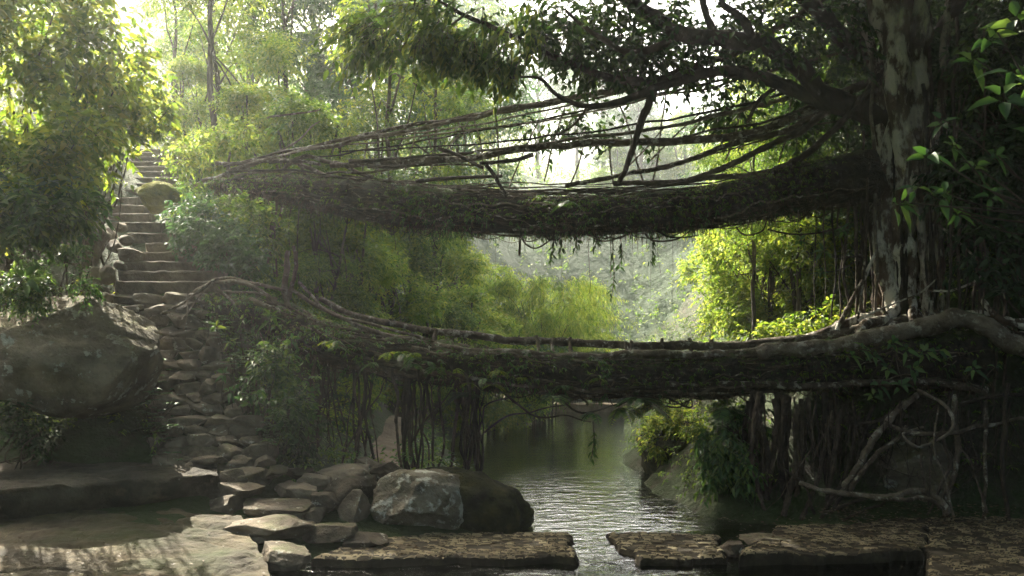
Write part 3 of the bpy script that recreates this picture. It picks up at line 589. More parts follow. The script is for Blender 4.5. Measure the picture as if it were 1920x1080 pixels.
# --- lower bridge
LB = root('root_bridge', P(1100, 700, 15.8), 'lower living root bridge with thick pale rail roots just above the pool', 'bridge', 'living root bridges')
pathL = C([(400, 575, 17.2), (520, 600, 16.9), (640, 650, 16.5), (780, 675, 16.3), (900, 690, 16.2), (1040, 700, 16.1), (1200, 705, 16.0), (1350, 700, 15.9), (1500, 690, 15.8), (1650, 672, 15.7), (1820, 672, 15.6)])
V, Q, atL = bridge_body(pathL, [.5, .6, .6, .6, .6, .6, .6, .6, .6, .65, .8], [.24, .30, .34, .34, .35, .36, .37, .37, .38, .44, .5], seed=3, amp=.2)
part('walkway', MB().add(V, Q), M['soil'], LB)
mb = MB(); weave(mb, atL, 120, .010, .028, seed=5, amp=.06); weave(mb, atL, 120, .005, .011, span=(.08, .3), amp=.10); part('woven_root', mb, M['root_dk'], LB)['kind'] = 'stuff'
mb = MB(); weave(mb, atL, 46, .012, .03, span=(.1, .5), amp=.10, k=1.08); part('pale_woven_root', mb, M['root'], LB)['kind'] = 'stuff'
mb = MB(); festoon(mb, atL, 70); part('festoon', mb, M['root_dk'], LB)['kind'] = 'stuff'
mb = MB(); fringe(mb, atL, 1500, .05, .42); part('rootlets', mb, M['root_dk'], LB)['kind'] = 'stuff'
def rail(parent, pts, r0, r1, mat='root', nm='rail_root', K=120, **k):
    mb = MB(); p = limb(mb, C(pts), r0, r1, K=K, S=12, **k); part(nm, mb, M[mat], parent); return p
railsL = []
railsL.append(rail(LB, [(550, 545, 16.6), (600, 577, 16.4), (680, 612, 16.2), (780, 640, 16.0), (880, 655, 15.8), (1000, 664, 15.7), (1100, 665, 15.6), (1250, 664, 15.5), (1380, 662, 15.5), (1440, 656, 15.4)], .035, .085, lump=.4, amp=.07))
railsL.append(rail(LB, [(1420, 665, 15.4), (1450, 655, 15.35), (1500, 653, 15.3), (1560, 650, 15.3), (1600, 638, 15.25), (1650, 632, 15.2), (1700, 622, 15.1), (1770, 605, 15.0), (1800, 596, 15), (1850, 612, 14.9), (1890, 640, 14.8), (1960, 665, 14.7)], .13, .17, lump=.45, amp=.05))
railsL.append(rail(LB, [(600, 560, 17.3), (660, 590, 17.2), (740, 607, 17.1), (810, 622, 17.0), (900, 632, 16.9), (1000, 640, 16.9), (1100, 645, 16.8), (1250, 647, 16.7), (1400, 648, 16.6), (1500, 636, 16.5), (1600, 620, 16.4), (1700, 600, 16.3)], .06, .10, lump=.4, amp=.05))
railsL.append(rail(LB, [(500, 560, 16.8), (560, 590, 16.6), (640, 622, 16.3), (740, 650, 16.0), (840, 672, 15.8), (950, 678, 15.7), (1080, 676, 15.6), (1250, 680, 15.5), (1430, 690, 15.4), (1600, 680, 15.3)], .03, .05, lump=.4, amp=.08))
railsL.append(rail(LB, [(560, 530, 16.5), (620, 585, 16.3), (700, 605, 16.1), (790, 634, 16.0), (860, 660, 15.9), (960, 690, 15.7), (1100, 700, 15.6)], .03, .02, lump=.4, amp=.08))
railsL.append(rail(LB, [(1230, 720, 15.4), (1380, 718, 15.3), (1520, 725, 15.2), (1700, 716, 15.1), (1850, 730, 15.0)], .05, .07, lump=.4, amp=.08))
# root and branch tangle at the left landing, each limb a part
for pts, a, b in (([(345, 560, 16.9), (380, 540, 16.8), (430, 525, 16.8), (470, 535, 16.7), (540, 545, 16.6)], .03, .035), ([(300, 590, 16.4), (345, 565, 16.5), (395, 530, 16.6), (405, 524, 16.7)], .015, .03),
                  ([(400, 528, 16.8), (450, 535, 16.7), (500, 560, 16.6), (560, 600, 16.5), (640, 640, 16.3)], .045, .03), ([(540, 470, 16.6), (536, 500, 16.6), (530, 545, 16.6), (545, 600, 16.6), (560, 660, 16.6)], .05, .07),
                  ([(550, 462, 16.7), (552, 500, 16.7), (542, 540, 16.7), (530, 590, 16.7)], .035, .05), ([(470, 560, 16.5), (500, 575, 16.4), (540, 600, 16.4), (600, 640, 16.2)], .05, .06),
                  ([(345, 620, 16.2), (350, 590, 16.3), (352, 545, 16.5)], .012, .015), ([(395, 530, 16.7), (440, 570, 16.5), (480, 600, 16.4), (500, 650, 16.3)], .03, .02), ([(340, 600, 16.2), (370, 560, 16.4), (400, 530, 16.5)], .012, .012),
                  ([(420, 545, 16.5), (480, 548, 16.5), (520, 560, 16.5)], .02, .02), ([(590, 640, 16.2), (640, 660, 16.1), (650, 690, 16.0), (700, 700, 15.9), (760, 715, 15.8)], .02, .03)):
    rail(LB, pts, a, b, nm='anchor_root', K=36, amp=.09, lump=.5)
# short posts between the two rails
for px in (815, 1010, 1035, 1070, 1175, 1183, 1240, 1330, 1420, 1490, 1295):
    D = 16.7; y = np.interp(px, [810, 1000, 1250, 1400, 1500], [622, 640, 647, 648, 636]); mb = MB()
    limb(mb, C([(px + rng.uniform(-5, 5), y - rng.uniform(2, 14), D - .02), (px, y + 10, D - .1), (px + rng.uniform(-8, 8), y + 34, D - .4)]), .035, .045, K=12, S=8, amp=.03, lump=.5); part('stay', mb, M['root'], LB)
# hanging roots: support columns at the left and right
def hang(parent, px, y0, y1, D, r=.02, mat='root_dk', lean=0, amp=.12, nm='hanging_root', K=34, dD=0):
    mb = MB(); limb(mb, C([(px, y0, D), (px + lean * .4 + rng.normal() * 4, y0 * .6 + y1 * .4, D + dD * .5), (px + lean, y1, D + dD)]), r, r * rng.uniform(.6, 1.1), K=K, S=6, amp=amp, freq=.9, lump=.4)
    part(nm, mb, M[mat], parent)
for k in range(26):
    px = rng.choice([762, 775, 790, 815, 838, 872, 884, 890]) + rng.normal() * 7
    hang(LB, px, rng.uniform(690, 715), rng.uniform(878, 898), 15.6 + rng.uniform(-.25, .5), rng.uniform(.012, .04), lean=rng.normal() * 14, amp=.22)
for k in range(20):
    px = rng.uniform(585, 690); hang(LB, px, rng.uniform(665, 700), rng.uniform(840, 880), 16.1 + rng.uniform(-.3, .4), rng.uniform(.01, .03), lean=rng.normal() * 22, amp=.25)
for k in range(24):
    px = rng.choice([1412, 1425, 1460, 1478, 1505, 1530, 1555]) + rng.normal() * 8
    hang(LB, px, rng.uniform(735, 752), rng.uniform(960, 985), 14.9 + rng.uniform(-.2, .5), rng.uniform(.015, .06), lean=rng.normal() * 12, amp=.2)
for pts in ([(895, 870, 15.6), (900, 820, 15.6), (930, 785, 15.6), (990, 770, 15.6), (1060, 760, 15.7)], [(885, 830, 15.6), (905, 790, 15.6), (915, 760, 15.7), (960, 745, 15.7)], [(640, 880, 16), (660, 820, 16), (690, 760, 16), (720, 715, 16)], [(770, 830, 15.6), (800, 790, 15.5), (830, 760, 15.6), (860, 720, 15.8)],
            [(1040, 745, 15.5), (1090, 775, 15.4), (1150, 760, 15.4), (1190, 748, 15.5)], [(1245, 745, 15.5), (1292, 770, 15.5), (1296, 745, 15.5)], [(950, 740, 15.5), (1000, 780, 15.4), (1060, 775, 15.4), (1110, 790, 15.3)], [(1100, 760, 15.4), (1080, 742, 15.4), (1090, 735, 15.5)]):
    rail(LB, pts, .022, .012, mat='root_dk', nm='looping_root', K=40, amp=.12, lump=.4)

# --- upper bridge
UB = root('root_bridge', P(1100, 390, 18.5), 'upper living root bridge sagging from the stairway side to the fig tree', 'bridge', 'living root bridges')
pathU = C([(400, 345, 21.6), (480, 348, 21.2), (560, 355, 20.7), (660, 372, 20.1), (780, 390, 19.6), (900, 398, 19.1), (1050, 405, 18.6), (1200, 402, 18.2), (1350, 385, 17.8), (1500, 352, 17.4), (1640, 330, 17.1)])
V, Q, atU = bridge_body(pathU, [.2, .45, .55, .6, .6, .6, .6, .6, .6, .6, .7], [.05, .22, .33, .40, .40, .36, .34, .32, .34, .42, .5], seed=13, amp=.22)
part('walkway', MB().add(V, Q), M['soil'], UB)
mb = MB(); weave(mb, atU, 130, .010, .028, amp=.07); weave(mb, atU, 150, .005, .012, span=(.08, .3), amp=.12); part('woven_root', mb, M['root_dk'], UB)['kind'] = 'stuff'
mb = MB(); weave(mb, atU, 40, .010, .026, span=(.1, .5), amp=.12, k=1.10); part('pale_woven_root', mb, M['root'], UB)['kind'] = 'stuff'
mb = MB(); festoon(mb, atU, 120); part('festoon', mb, M['root_dk'], UB)['kind'] = 'stuff'
mb = MB(); fringe(mb, atU, 1700, .06, .55, .0045); part('rootlets', mb, M['root_dk'], UB)['kind'] = 'stuff'
# open side lattice above the walkway: loose roots with gaps between them
mb = MB()
for k in range(46):
    off = rng.uniform(-6, 58) ; a = rng.uniform(420, 1200); b = a + rng.uniform(200, 700); b = min(b, 1640); X = np.linspace(a, b, 7)
    ytop_ = np.interp(X, [430, 500, 620, 760, 1000, 1250, 1500, 1640], [322, 318, 328, 346, 352, 348, 318, 290]); D = np.interp(X, [430, 1640], [21.2, 16.9]) + rng.uniform(-.7, .5)
    limb(mb, C(list(zip(X, ytop_ + off * (.5 + .5 * rng.random(7)), D))), rng.uniform(.008, .03), .01, K=50, S=6, amp=.12, lump=.4)
part('side_lattice', mb, M['root_dk'], UB)['kind'] = 'stuff'
RU = [([(420, 312, 21.3), (470, 300, 21.1), (540, 282, 20.8), (640, 263, 20.2), (800, 230, 19.5), (960, 203, 18.8), (1130, 170, 18.1), (1230, 148, 17.7), (1290, 125, 17.5), (1370, 100, 17.3), (1440, 62, 17.1), (1510, 22, 17), (1560, -20, 17)], .03, .07),
      ([(430, 318, 21.1), (500, 296, 20.8), (620, 272, 20.2), (760, 245, 19.6), (900, 215, 19.0), (1050, 188, 18.4), (1200, 160, 17.9), (1300, 140, 17.6), (1400, 130, 17.4), (1500, 170, 17.3)], .025, .10),
      ([(470, 302, 21.0), (560, 285, 20.5), (700, 258, 19.9), (850, 225, 19.2), (1000, 200, 18.6), (1150, 170, 18)], .02, .03),
      ([(620, 310, 20.0), (720, 306, 19.6), (860, 297, 19.1), (940, 284, 18.8), (1000, 276, 18.6), (1100, 270, 18.3), (1230, 266, 18.0), (1340, 262, 17.8), (1430, 243, 17.6), (1500, 215, 17.5), (1560, 185, 17.4), (1640, 150, 17.3)], .06, .12),
      ([(900, 283, 18.8), (1000, 272, 18.5), (1150, 252, 18.1), (1290, 229, 17.7), (1400, 205, 17.5), (1480, 183, 17.4)], .025, .05),
      ([(1060, 348, 18.4), (1150, 333, 18.2), (1280, 305, 17.8), (1370, 272, 17.6), (1460, 248, 17.4), (1540, 210, 17.3)], .04, .09),
      ([(1290, 338, 17.7), (1360, 312, 17.5), (1440, 272, 17.3), (1500, 245, 17.2), (1560, 205, 17.1), (1640, 175, 17)], .05, .10),
      ([(1450, 320, 17.2), (1500, 300, 17.1), (1540, 265, 17), (1590, 215, 16.9), (1630, 165, 16.8), (1650, 140, 16.8)], .07, .05),
      ([(1150, 345, 18.2), (1280, 340, 17.8), (1400, 330, 17.5), (1520, 305, 17.2), (1640, 285, 17)], .05, .09),
      ([(560, 330, 20.6), (700, 320, 19.8), (830, 308, 19.2), (900, 310, 19)], .03, .02), ([(490, 350, 20.9), (560, 300, 20.6), (620, 305, 20.3), (700, 330, 19.9)], .05, .04),
      ([(1280, 255, 17.8), (1370, 240, 17.6), (1450, 225, 17.5), (1550, 190, 17.4)], .02, .03), ([(1330, 290, 17.7), (1430, 262, 17.5), (1500, 240, 17.4), (1620, 215, 17.3)], .015, .02)]
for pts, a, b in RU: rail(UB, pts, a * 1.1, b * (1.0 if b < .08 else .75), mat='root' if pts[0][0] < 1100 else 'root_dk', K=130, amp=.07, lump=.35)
for k in range(4):
    s = rng.random(); x1 = rng.uniform(1180, 1600); y1 = np.interp(x1, [1180, 1600], [200, 90]) + rng.uniform(-40, 120); x0 = rng.uniform(430, 760); y0 = rng.uniform(285, 318) - (x0 - 430) * .12
    D0, D1 = np.interp([x0, x1], [430, 1640], [21.0, 17.0]) + rng.uniform(-.3, .3)
    rail(UB, [(x0, y0, D0), (x0 * .6 + x1 * .4, y0 * .6 + y1 * .4 + rng.uniform(4, 30), D0 * .6 + D1 * .4), (x0 * .25 + x1 * .75, y0 * .25 + y1 * .75 + rng.uniform(4, 24), D0 * .25 + D1 * .75), (x1, y1, D1)], .016, .03, mat='root' if k % 2 else 'root_dk', nm='cable_root', K=70, amp=.07, lump=.3)
# landing tangle on the left
for pts, a, b in (([(405, 305, 21.4), (450, 308, 21.2), (520, 305, 20.8), (600, 308, 20.4)], .05, .04), ([(430, 350, 21.3), (428, 310, 21.3), (432, 285, 21.3)], .05, .03), ([(380, 340, 21.8), (430, 325, 21.4), (500, 300, 21), (560, 305, 20.7), (640, 345, 20.2)], .06, .05), ([(360, 350, 22), (400, 330, 21.7), (470, 320, 21.3), (540, 335, 20.9)], .04, .05),
                  ([(475, 300, 21.2), (470, 330, 21.2), (480, 370, 21.1), (500, 430, 21)], .03, .02), ([(500, 296, 21), (560, 262, 21.2), (600, 228, 21.6)], .03, .015), ([(520, 310, 20.8), (530, 350, 20.8), (520, 420, 20.7), (530, 500, 20.6)], .03, .03), ([(560, 310, 20.6), (590, 340, 20.5), (640, 360, 20.2)], .03, .04),
                  ([(440, 330, 21.2), (510, 318, 20.9), (600, 330, 20.4), (720, 350, 19.8)], .04, .03), ([(500, 222, 22.5), (560, 215, 22.5), (600, 205, 22.5)], .03, .02)):
    rail(UB, pts, a, b, nm='anchor_root', K=36, amp=.10, lump=.5)
# loose poles laid along the rail
for pts in ([(655, 303, 19.7), (770, 295, 19.4), (888, 286, 19.1)], [(780, 340, 19.2), (860, 334, 19), (942, 330, 18.8)], [(690, 312, 19.6), (760, 310, 19.3), (860, 300, 19.1)], [(822, 278, 19), (860, 292, 18.9), (905, 315, 18.7)], [(912, 310, 18.6), (930, 335, 18.5), (950, 372, 18.4)], [(1000, 290, 18.6), (960, 300, 18.6), (900, 306, 18.7)]):
    rail(UB, pts, .05, .035, nm='pole', K=14, amp=.03, lump=.3, mat='root_dk')
# thin stays between hand rail and walkway
for a, b in (((718, 245), (704, 330)), ((856, 225), (872, 262)), ((884, 218), (806, 318)), ((885, 212), (906, 330)), ((928, 206), (934, 335)), ((1008, 230), (955, 350)), ((1158, 190), (1182, 250)), ((1182, 250), (1210, 350)), ((1210, 350), (1225, 385)), ((1252, 115), (1238, 250)), ((1238, 250), (1220, 350)), ((1500, 118), (1482, 200)), ((1482, 200), (1460, 305)), ((1245, 240), (1160, 330)), ((1142, 265), (1150, 345)), ((1098, 258), (1070, 345)), ((1310, 215), (1220, 300)), ((1390, 205), (1360, 300)), ((690, 268), (680, 320)), ((780, 240), (760, 320)), ((1060, 200), (1020, 340))):
    D = np.interp((a[0] + b[0]) / 2, [430, 1640], [20.9, 16.9]); mb = MB()
    limb(mb, C([(*a, D), ((a[0] + b[0]) / 2 + rng.uniform(-5, 5), (a[1] + b[1]) / 2, D), (*b, D)]), .016, .02, K=20, S=6, amp=.03, lump=.3); part('stay', mb, M['root'], UB)
# loops and hanging roots under the upper bridge
for pts in ([(975, 432, 18.3), (985, 455, 18.2), (1005, 465, 18.2), (1030, 450, 18.2), (1040, 438, 18.2)], [(1100, 440, 18), (1130, 452, 18), (1180, 440, 18)], [(1200, 428, 17.9), (1225, 450, 17.9), (1270, 448, 17.8), (1300, 430, 17.8)], [(870, 432, 18.8), (930, 440, 18.6), (1000, 440, 18.4), (1060, 436, 18.2)], [(1380, 425, 17.5), (1400, 440, 17.5), (1430, 432, 17.4), (1440, 410, 17.4)], [(1300, 425, 17.6), (1340, 428, 17.6), (1380, 422, 17.6), (1480, 400, 17.3)],
            [(1230, 432, 17.8), (1260, 446, 17.8), (1310, 440, 17.7)], [(1440, 430, 17.2), (1500, 440, 17.2), (1560, 430, 17.1), (1600, 415, 17)]):
    rail(UB, pts, .02, .014, mat='root_dk', nm='looping_root', K=30, amp=.05, lump=.4)
for px, y1, r in ((974, 480, .025), (1104, 550, .006), (1145, 520, .008), (1033, 500, .006), (1000, 470, .006), (1210, 470, .006), (740, 470, .012), (823, 470, .012), (600, 520, .01), (560, 560, .012), (520, 520, .03), (545, 480, .012), (503, 500, .04), (490, 470, .05), (512, 560, .02), (1560, 600, .02), (1590, 600, .03), (1605, 590, .04), (1548, 560, .015), (1530, 600, .012), (1620, 600, .03), (1575, 620, .02), (1220, 560, .003), (1240, 520, .003), (1260, 580, .003), (930, 560, .003), (1060, 600, .003)):
    D = np.interp(px, [430, 1640], [20.9, 16.8]); y0 = np.interp(px, [480, 700, 900, 1130, 1240, 1600], [365, 405, 425, 430, 420, 380]); hang(UB, px, y0, y1, D, r, amp=.06 if r < .01 else .12)

# ------------------------------------------------------------------ fig tree
FT = root('fig_tree', P(1690, 620, 17), 'giant strangler fig with mottled fluted trunk that carries both root bridges', 'tree')
mb = MB()
strands = [([(1690, 640, 17), (1672, 560, 17), (1655, 450, 17), (1668, 330, 17), (1690, 200, 16.9), (1672, 90, 16.8), (1640, -60, 16.8), (1600, -220, 17)], .24, .30), ([(1745, 620, 16.9), (1742, 520, 16.9), (1728, 400, 16.9), (1722, 300, 16.8), (1718, 180, 16.8), (1722, 60, 16.8), (1740, -100, 17), (1770, -300, 17)], .17, .22),
           ([(1700, 620, 16.9), (1695, 520, 16.8), (1690, 420, 16.7), (1700, 320, 16.6), (1690, 240, 16.6), (1680, 150, 16.6), (1690, 40, 16.7), (1700, -120, 17)], .20, .22), ([(1640, 610, 17.2), (1652, 500, 17.2), (1640, 380, 17.2), (1650, 260, 17.2), (1640, 140, 17.2), (1600, 20, 17.3), (1540, -80, 17.4)], .13, .17),
           ([(1770, 620, 17.3), (1760, 480, 17.3), (1750, 340, 17.3), (1765, 180, 17.3), (1775, 20, 17.3), (1800, -150, 17.5)], .08, .1), ([(1715, 610, 17.3), (1705, 400, 17.4), (1710, 200, 17.3), (1700, 0, 17.3), (1690, -300, 17.4)], .24, .2)]
for pts, a, b in strands: limb(mb, C(pts), a, b, K=240, S=40, amp=.10, freq=1.0, lump=.45, flute=.35)
part('trunk', mb, M['fig_bark'], FT)
limbs = [([(1700, 230, 17.2), (1600, 200, 17.2), (1540, 175, 17), (1490, 120, 17), (1420, 82, 16.9), (1350, 72, 16.8), (1280, 62, 16.6), (1210, 25, 16.4), (1150, -25, 16.2), (1080, -80, 16)], .23, .11), ([(1640, 220, 17.2), (1540, 190, 17.1), (1470, 160, 17), (1390, 138, 16.9), (1320, 134, 16.8), (1240, 158, 16.6), (1160, 190, 16.5), (1090, 198, 16.3), (1040, 175, 16.2), (1010, 148, 16.1), (955, 146, 16)], .17, .02),
         ([(1320, 134, 17.1), (1240, 155, 17), (1150, 150, 16.9), (1070, 115, 16.8), (1000, 90, 16.6), (930, 55, 16.4), (870, 30, 16.2), (820, 0, 16)], .10, .03), ([(1228, 160, 17.4), (1212, 205, 17.5), (1190, 265, 17.6), (1172, 305, 17.7), (1160, 340, 17.8)], .09, .05), ([(1600, 100, 17.3), (1560, 50, 17), (1500, -10, 16.5), (1400, -80, 15.5), (1300, -180, 14), (1100, -300, 12)], .17, .1),
         ([(1760, 60, 17.4), (1830, -60, 16.8), (1950, -200, 15), (2000, -400, 13)], .15, .08), ([(1700, -60, 17), (1650, -250, 15), (1500, -500, 12.5), (1200, -900, 10)], .34, .12), ([(1080, -80, 16), (950, -140, 15.5), (800, -160, 15), (650, -200, 14.5)], .14, .05),
         ([(1280, 60, 16.6), (1230, 90, 16.5), (1180, 100, 16.4), (1120, 70, 16.3), (1060, 20, 16.2)], .09, .03), ([(1000, 90, 16.6), (985, 130, 16.6), (960, 160, 16.5), (925, 185, 16.4)], .03, .015), ([(870, 30, 16.2), (820, 70, 16.2), (780, 90, 16.2), (740, 130, 16.2)], .025, .01), ([(780, 0, 16), (770, 60, 16.1), (740, 110, 16.2), (710, 150, 16.3)], .02, .01),
         ([(1100, 195, 16.4), (1070, 230, 16.6), (1040, 250, 16.6)], .03, .015), ([(1460, 158, 17), (1420, 190, 17.2), (1400, 230, 17.2)], .05, .03), ([(1340, 70, 16.7), (1325, 30, 16.6), (1320, -20, 16.6)], .08, .06), ([(1420, 85, 16.9), (1400, 40, 16.6), (1350, 0, 16.4)], .1, .06)]
limb_pts = []
for pts, a, b in limbs:
    mb = MB(); limb_pts.append(limb(mb, C(pts), a, b, K=80, S=12, amp=.09, freq=.9, lump=.3)); part('limb', mb, M['bark'], FT)
# fig leaves: clusters seen against the sky and the added unseen roof above
def ell(px, py, D, rx, ry, rd): c = P(px, py, D); return (*c, rx * D / F, rd, ry * D / F)
cb = [ell(1180, 60, 17, 120, 70, 1.4), ell(1060, 30, 17, 130, 60, 1.4), ell(1320, 30, 17, 130, 55, 1.5), ell(1130, 105, 17, 90, 40, 1.0), ell(1010, 80, 16.8, 80, 45, .8), ell(1240, 110, 17.5, 110, 40, 1.2), ell(1400, 130, 18, 110, 60, 1.2), ell(1480, 60, 17.5, 110, 70, 1.5), ell(1560, 140, 18, 80, 80, 1.2), ell(1090, 225, 19.6, 50, 22, .3), ell(1680, 20, 18.5, 90, 60, 1), ell(1850, 60, 18, 100, 90, 1.2), ell(1560, 60, 17.8, 70, 70, 1), ell(1830, 200, 18.5, 80, 70, 1), ell(1380, 200, 18.3, 60, 40, .6),
      ell(890, 20, 16.5, 100, 40, 1.0), ell(1500, 230, 18.5, 70, 60, .7), ell(1600, 40, 18.5, 120, 90, 1.2), ell(1180, 270, 19.4, 60, 30, .3), ell(1010, 240, 19.6, 36, 14, .2)]
cen, ax = blobpts(cb, 1800, gate=.12, gf=1.1, shell=.1, seed=4, low=-1)
wood = MB(); mb = MB(); mb.add(*twigs(cen, ax + rng.normal(size=ax.shape) * .5 + [0, 0, -.35], 7, rng.uniform(.35, .7, len(cen)), .175, ar=.56, up=.6, droop=.22, wood=wood, wr=.008))
part('crown', mb, M['lf_fig'], FT); part('twigs', wood, M['bark'], FT)['kind'] = 'stuff'
# paler hanging sprays at the left edge of the crown
sp = [ell(720, 60, 15, 80, 60, .5), ell(800, 40, 15.4, 80, 60, .5), ell(690, 90, 15, 40, 25, .3), ell(880, 80, 15.8, 70, 40, .5), ell(940, 115, 16, 50, 25, .4), ell(800, 90, 15.6, 60, 35, .4), ell(960, 30, 16, 70, 50, .6)]
cen, ax = blobpts(sp, 330, gate=.1, gf=1.5, shell=.0, seed=9, low=-1); wood = MB(); mb = MB()
mb.add(*twigs(cen, ax * .5 + [-.5, 0, -.5], 7, rng.uniform(.4, .7, len(cen)), .18, ar=.5, fine=True, up=.5, droop=.3, wood=wood, wr=.006)); part('hanging_spray', mb, M['lf_mid'], FT); part('spray_twigs', wood, M['bark'], FT)['kind'] = 'stuff'
# the roof is unseen foliage added to shade the foreground and the near air
shade_roof = [(9, 15, 16, 7, 6, 2.2), (4, 12, 15.5, 5, 6, 1.8), (12, 8, 14.5, 7, 8, 2.5), (4, 5, 14, 7, 6, 2.2), (-3, 9, 15.5, 4, 4, 1.5), (12, 20, 17, 5, 5, 2.5), (10, 0, 13, 8, 7, 2.5), (0, -2, 13, 7, 6, 2), (1, 15, 16, 4, 3.5, 1.5), (15, 14, 13, 5, 7, 3), (-4, 2, 14, 6, 6, 2), (-8, 25.5, 16.6, 3.2, 2.6, 1.2), (-3, 25.5, 16.6, 3.5, 2.6, 1.2), (2, 24.5, 16.6, 3, 2.6, 1.3), (-6.5, 21, 15.6, 3.2, 2.4, 1.2), (-1, 21, 15.6, 3.5, 2.4, 1.2), (4.5, 22, 16, 3.5, 2.6, 1.2), (-4, 17.5, 14.8, 3, 2.4, 1.1), (4, 20, 16.5, 4, 3, 1.5), (12, 15, 15, 6, 7, 3), (9, 13, 12.5, 4, 4, 1.5), (13, 14, 11, 4, 6, 2)]
cen, ax = blobpts(shade_roof, 20000, gate=-.06, gf=.35, shell=.0, seed=6, low=-1); mb = MB()
mb.add(*twigs(cen, ax * [1, 1, .4] + rng.normal(size=ax.shape) * .4, 6, .8, .34, ar=.5, up=1.2, droop=.3)); part('crown', mb, M['lf_fig'], FT)
# strangler roots down the trunk
for k in range(22):
    px = rng.uniform(1610, 1800); r = rng.uniform(.012, .045); D = 16.55 + rng.uniform(-.1, .35); y0 = rng.uniform(60, 380)
    hang(FT, px, y0, rng.uniform(590, 630), D, r, mat='root' if rng.random() < .4 else 'root_dk', lean=rng.normal() * 18, amp=.10, nm='aerial_root')
for k in range(13):
    px = rng.uniform(1780, 1960); hang(FT, px, rng.uniform(0, 300), rng.uniform(640, 960), rng.uniform(15.4, 17), rng.uniform(.01, .035), lean=rng.normal() * 20, amp=.12, nm='aerial_root')
# buttress and spreading roots by the bridge deck
for pts, a, b in (([(1690, 560, 16.8), (1660, 600, 16.4), (1620, 612, 16.1), (1614, 650, 15.9)], .12, .08), ([(1700, 580, 16.7), (1730, 612, 16.3), (1760, 640, 16), (1800, 700, 15.8)], .14, .08), ([(1740, 570, 16.7), (1790, 600, 16.3), (1860, 620, 16), (1960, 640, 15.8)], .12, .1), ([(1650, 590, 16.8), (1600, 605, 16.6), (1540, 625, 16.5), (1480, 640, 16.5)], .12, .06),
                  ([(1680, 600, 16.4), (1670, 620, 16.2), (1655, 640, 16)], .1, .08), ([(1710, 560, 16.5), (1708, 600, 16.2), (1715, 630, 16)], .07, .09), ([(1640, 480, 16.6), (1600, 560, 16.5), (1570, 620, 16.4)], .03, .05), ([(1760, 420, 16.4), (1840, 500, 16), (1790, 545, 16), (1740, 545, 16.2)], .02, .02), ([(1610, 600, 15.9), (1650, 580, 16), (1720, 550, 16.2), (1760, 520, 16.3)], .02, .015),
                  ([(1840, 560, 15.8), (1880, 600, 15.5), (1960, 620, 15.3)], .05, .06), ([(1780, 590, 16), (1850, 590, 15.8), (1900, 600, 15.6), (1960, 600, 15.5)], .05, .06)):
    rail(FT, pts, a, b, nm='buttress_root', mat='fig_bark', K=40, amp=.07, lump=.45)
# root wall between the landing and the lower bridge
wall = [([(1560, 935, 14.6), (1600, 880, 14.6), (1640, 825, 14.6), (1680, 780, 14.8), (1720, 740, 15)], .07, .10), ([(1590, 930, 14.5), (1625, 880, 14.4), (1660, 840, 14.4), (1700, 800, 14.6)], .06, .05), ([(1500, 905, 14.4), (1540, 918, 14.2), (1600, 925, 14.1), (1660, 935, 14.0), (1720, 925, 14.0), (1760, 945, 13.9), (1778, 965, 13.8)], .05, .10),
        ([(1540, 960, 14.2), (1590, 945, 14), (1640, 935, 14)], .03, .05), ([(1640, 935, 13.9), (1700, 935, 13.8), (1740, 930, 13.8), (1770, 955, 13.7)], .05, .05), ([(1775, 970, 13.9), (1778, 920, 14.1), (1790, 870, 14.3), (1800, 820, 14.5), (1790, 740, 14.8)], .07, .08), ([(1740, 965, 14), (1760, 920, 14.1), (1785, 870, 14.2), (1770, 820, 14.3)], .03, .04), ([(1720, 730, 14.8), (1770, 760, 14.5), (1780, 800, 14.3), (1730, 840, 14.2), (1700, 830, 14.2), (1690, 810, 14.4), (1730, 800, 14.6)], .04, .04),
        ([(1660, 790, 14.6), (1720, 810, 14.4), (1790, 805, 14.3), (1860, 795, 14.4), (1960, 780, 14.5)], .05, .05), ([(1640, 870, 14.2), (1660, 880, 14.1), (1720, 890, 14)], .015, .012), ([(1845, 975, 13.8), (1842, 900, 14), (1848, 800, 14.3), (1850, 740, 14.6)], .04, .05), ([(1890, 975, 13.7), (1886, 900, 13.9), (1880, 800, 14.2), (1890, 720, 14.5)], .05, .05), ([(1760, 760, 14.3), (1752, 840, 14.1), (1770, 900, 14), (1790, 970, 13.8)], .02, .03),
        ([(1730, 850, 14.1), (1735, 890, 14), (1745, 940, 13.9)], .03, .04), ([(1790, 730, 14.5), (1778, 790, 14.3), (1750, 850, 14.1), (1740, 950, 13.9)], .02, .02), ([(1800, 840, 14.2), (1830, 880, 14), (1850, 960, 13.8)], .02, .03), ([(1555, 780, 15), (1545, 850, 14.8), (1525, 920, 14.6), (1500, 975, 14.4)], .05, .06), ([(1580, 770, 15), (1560, 860, 14.8), (1550, 940, 14.5)], .07, .05), ([(1610, 780, 15), (1600, 850, 14.8), (1570, 920, 14.5), (1540, 970, 14.3)], .05, .06),
        ([(1500, 760, 15), (1490, 860, 14.8), (1470, 970, 14.5)], .07, .08), ([(1640, 760, 15), (1620, 830, 14.8), (1600, 900, 14.5), (1560, 960, 14.3)], .04, .05), ([(1660, 940, 14.1), (1620, 955, 14), (1580, 975, 13.9)], .03, .04), ([(1700, 760, 15), (1650, 790, 14.8), (1600, 800, 14.8)], .06, .04), ([(1470, 880, 14.6), (1510, 915, 14.4), (1530, 965, 14.2)], .03, .04), ([(1800, 760, 14.6), (1870, 740, 14.6), (1960, 750, 14.6)], .05, .05)]
for k, (pts, a, b) in enumerate(wall): rail(FT, pts, a * .72, b * .62, mat='root' if k in (0, 1, 2, 4, 5, 7, 8, 10, 12) else 'root_dk', nm='ground_root', K=44, amp=.09, lump=.6)
mb = MB()
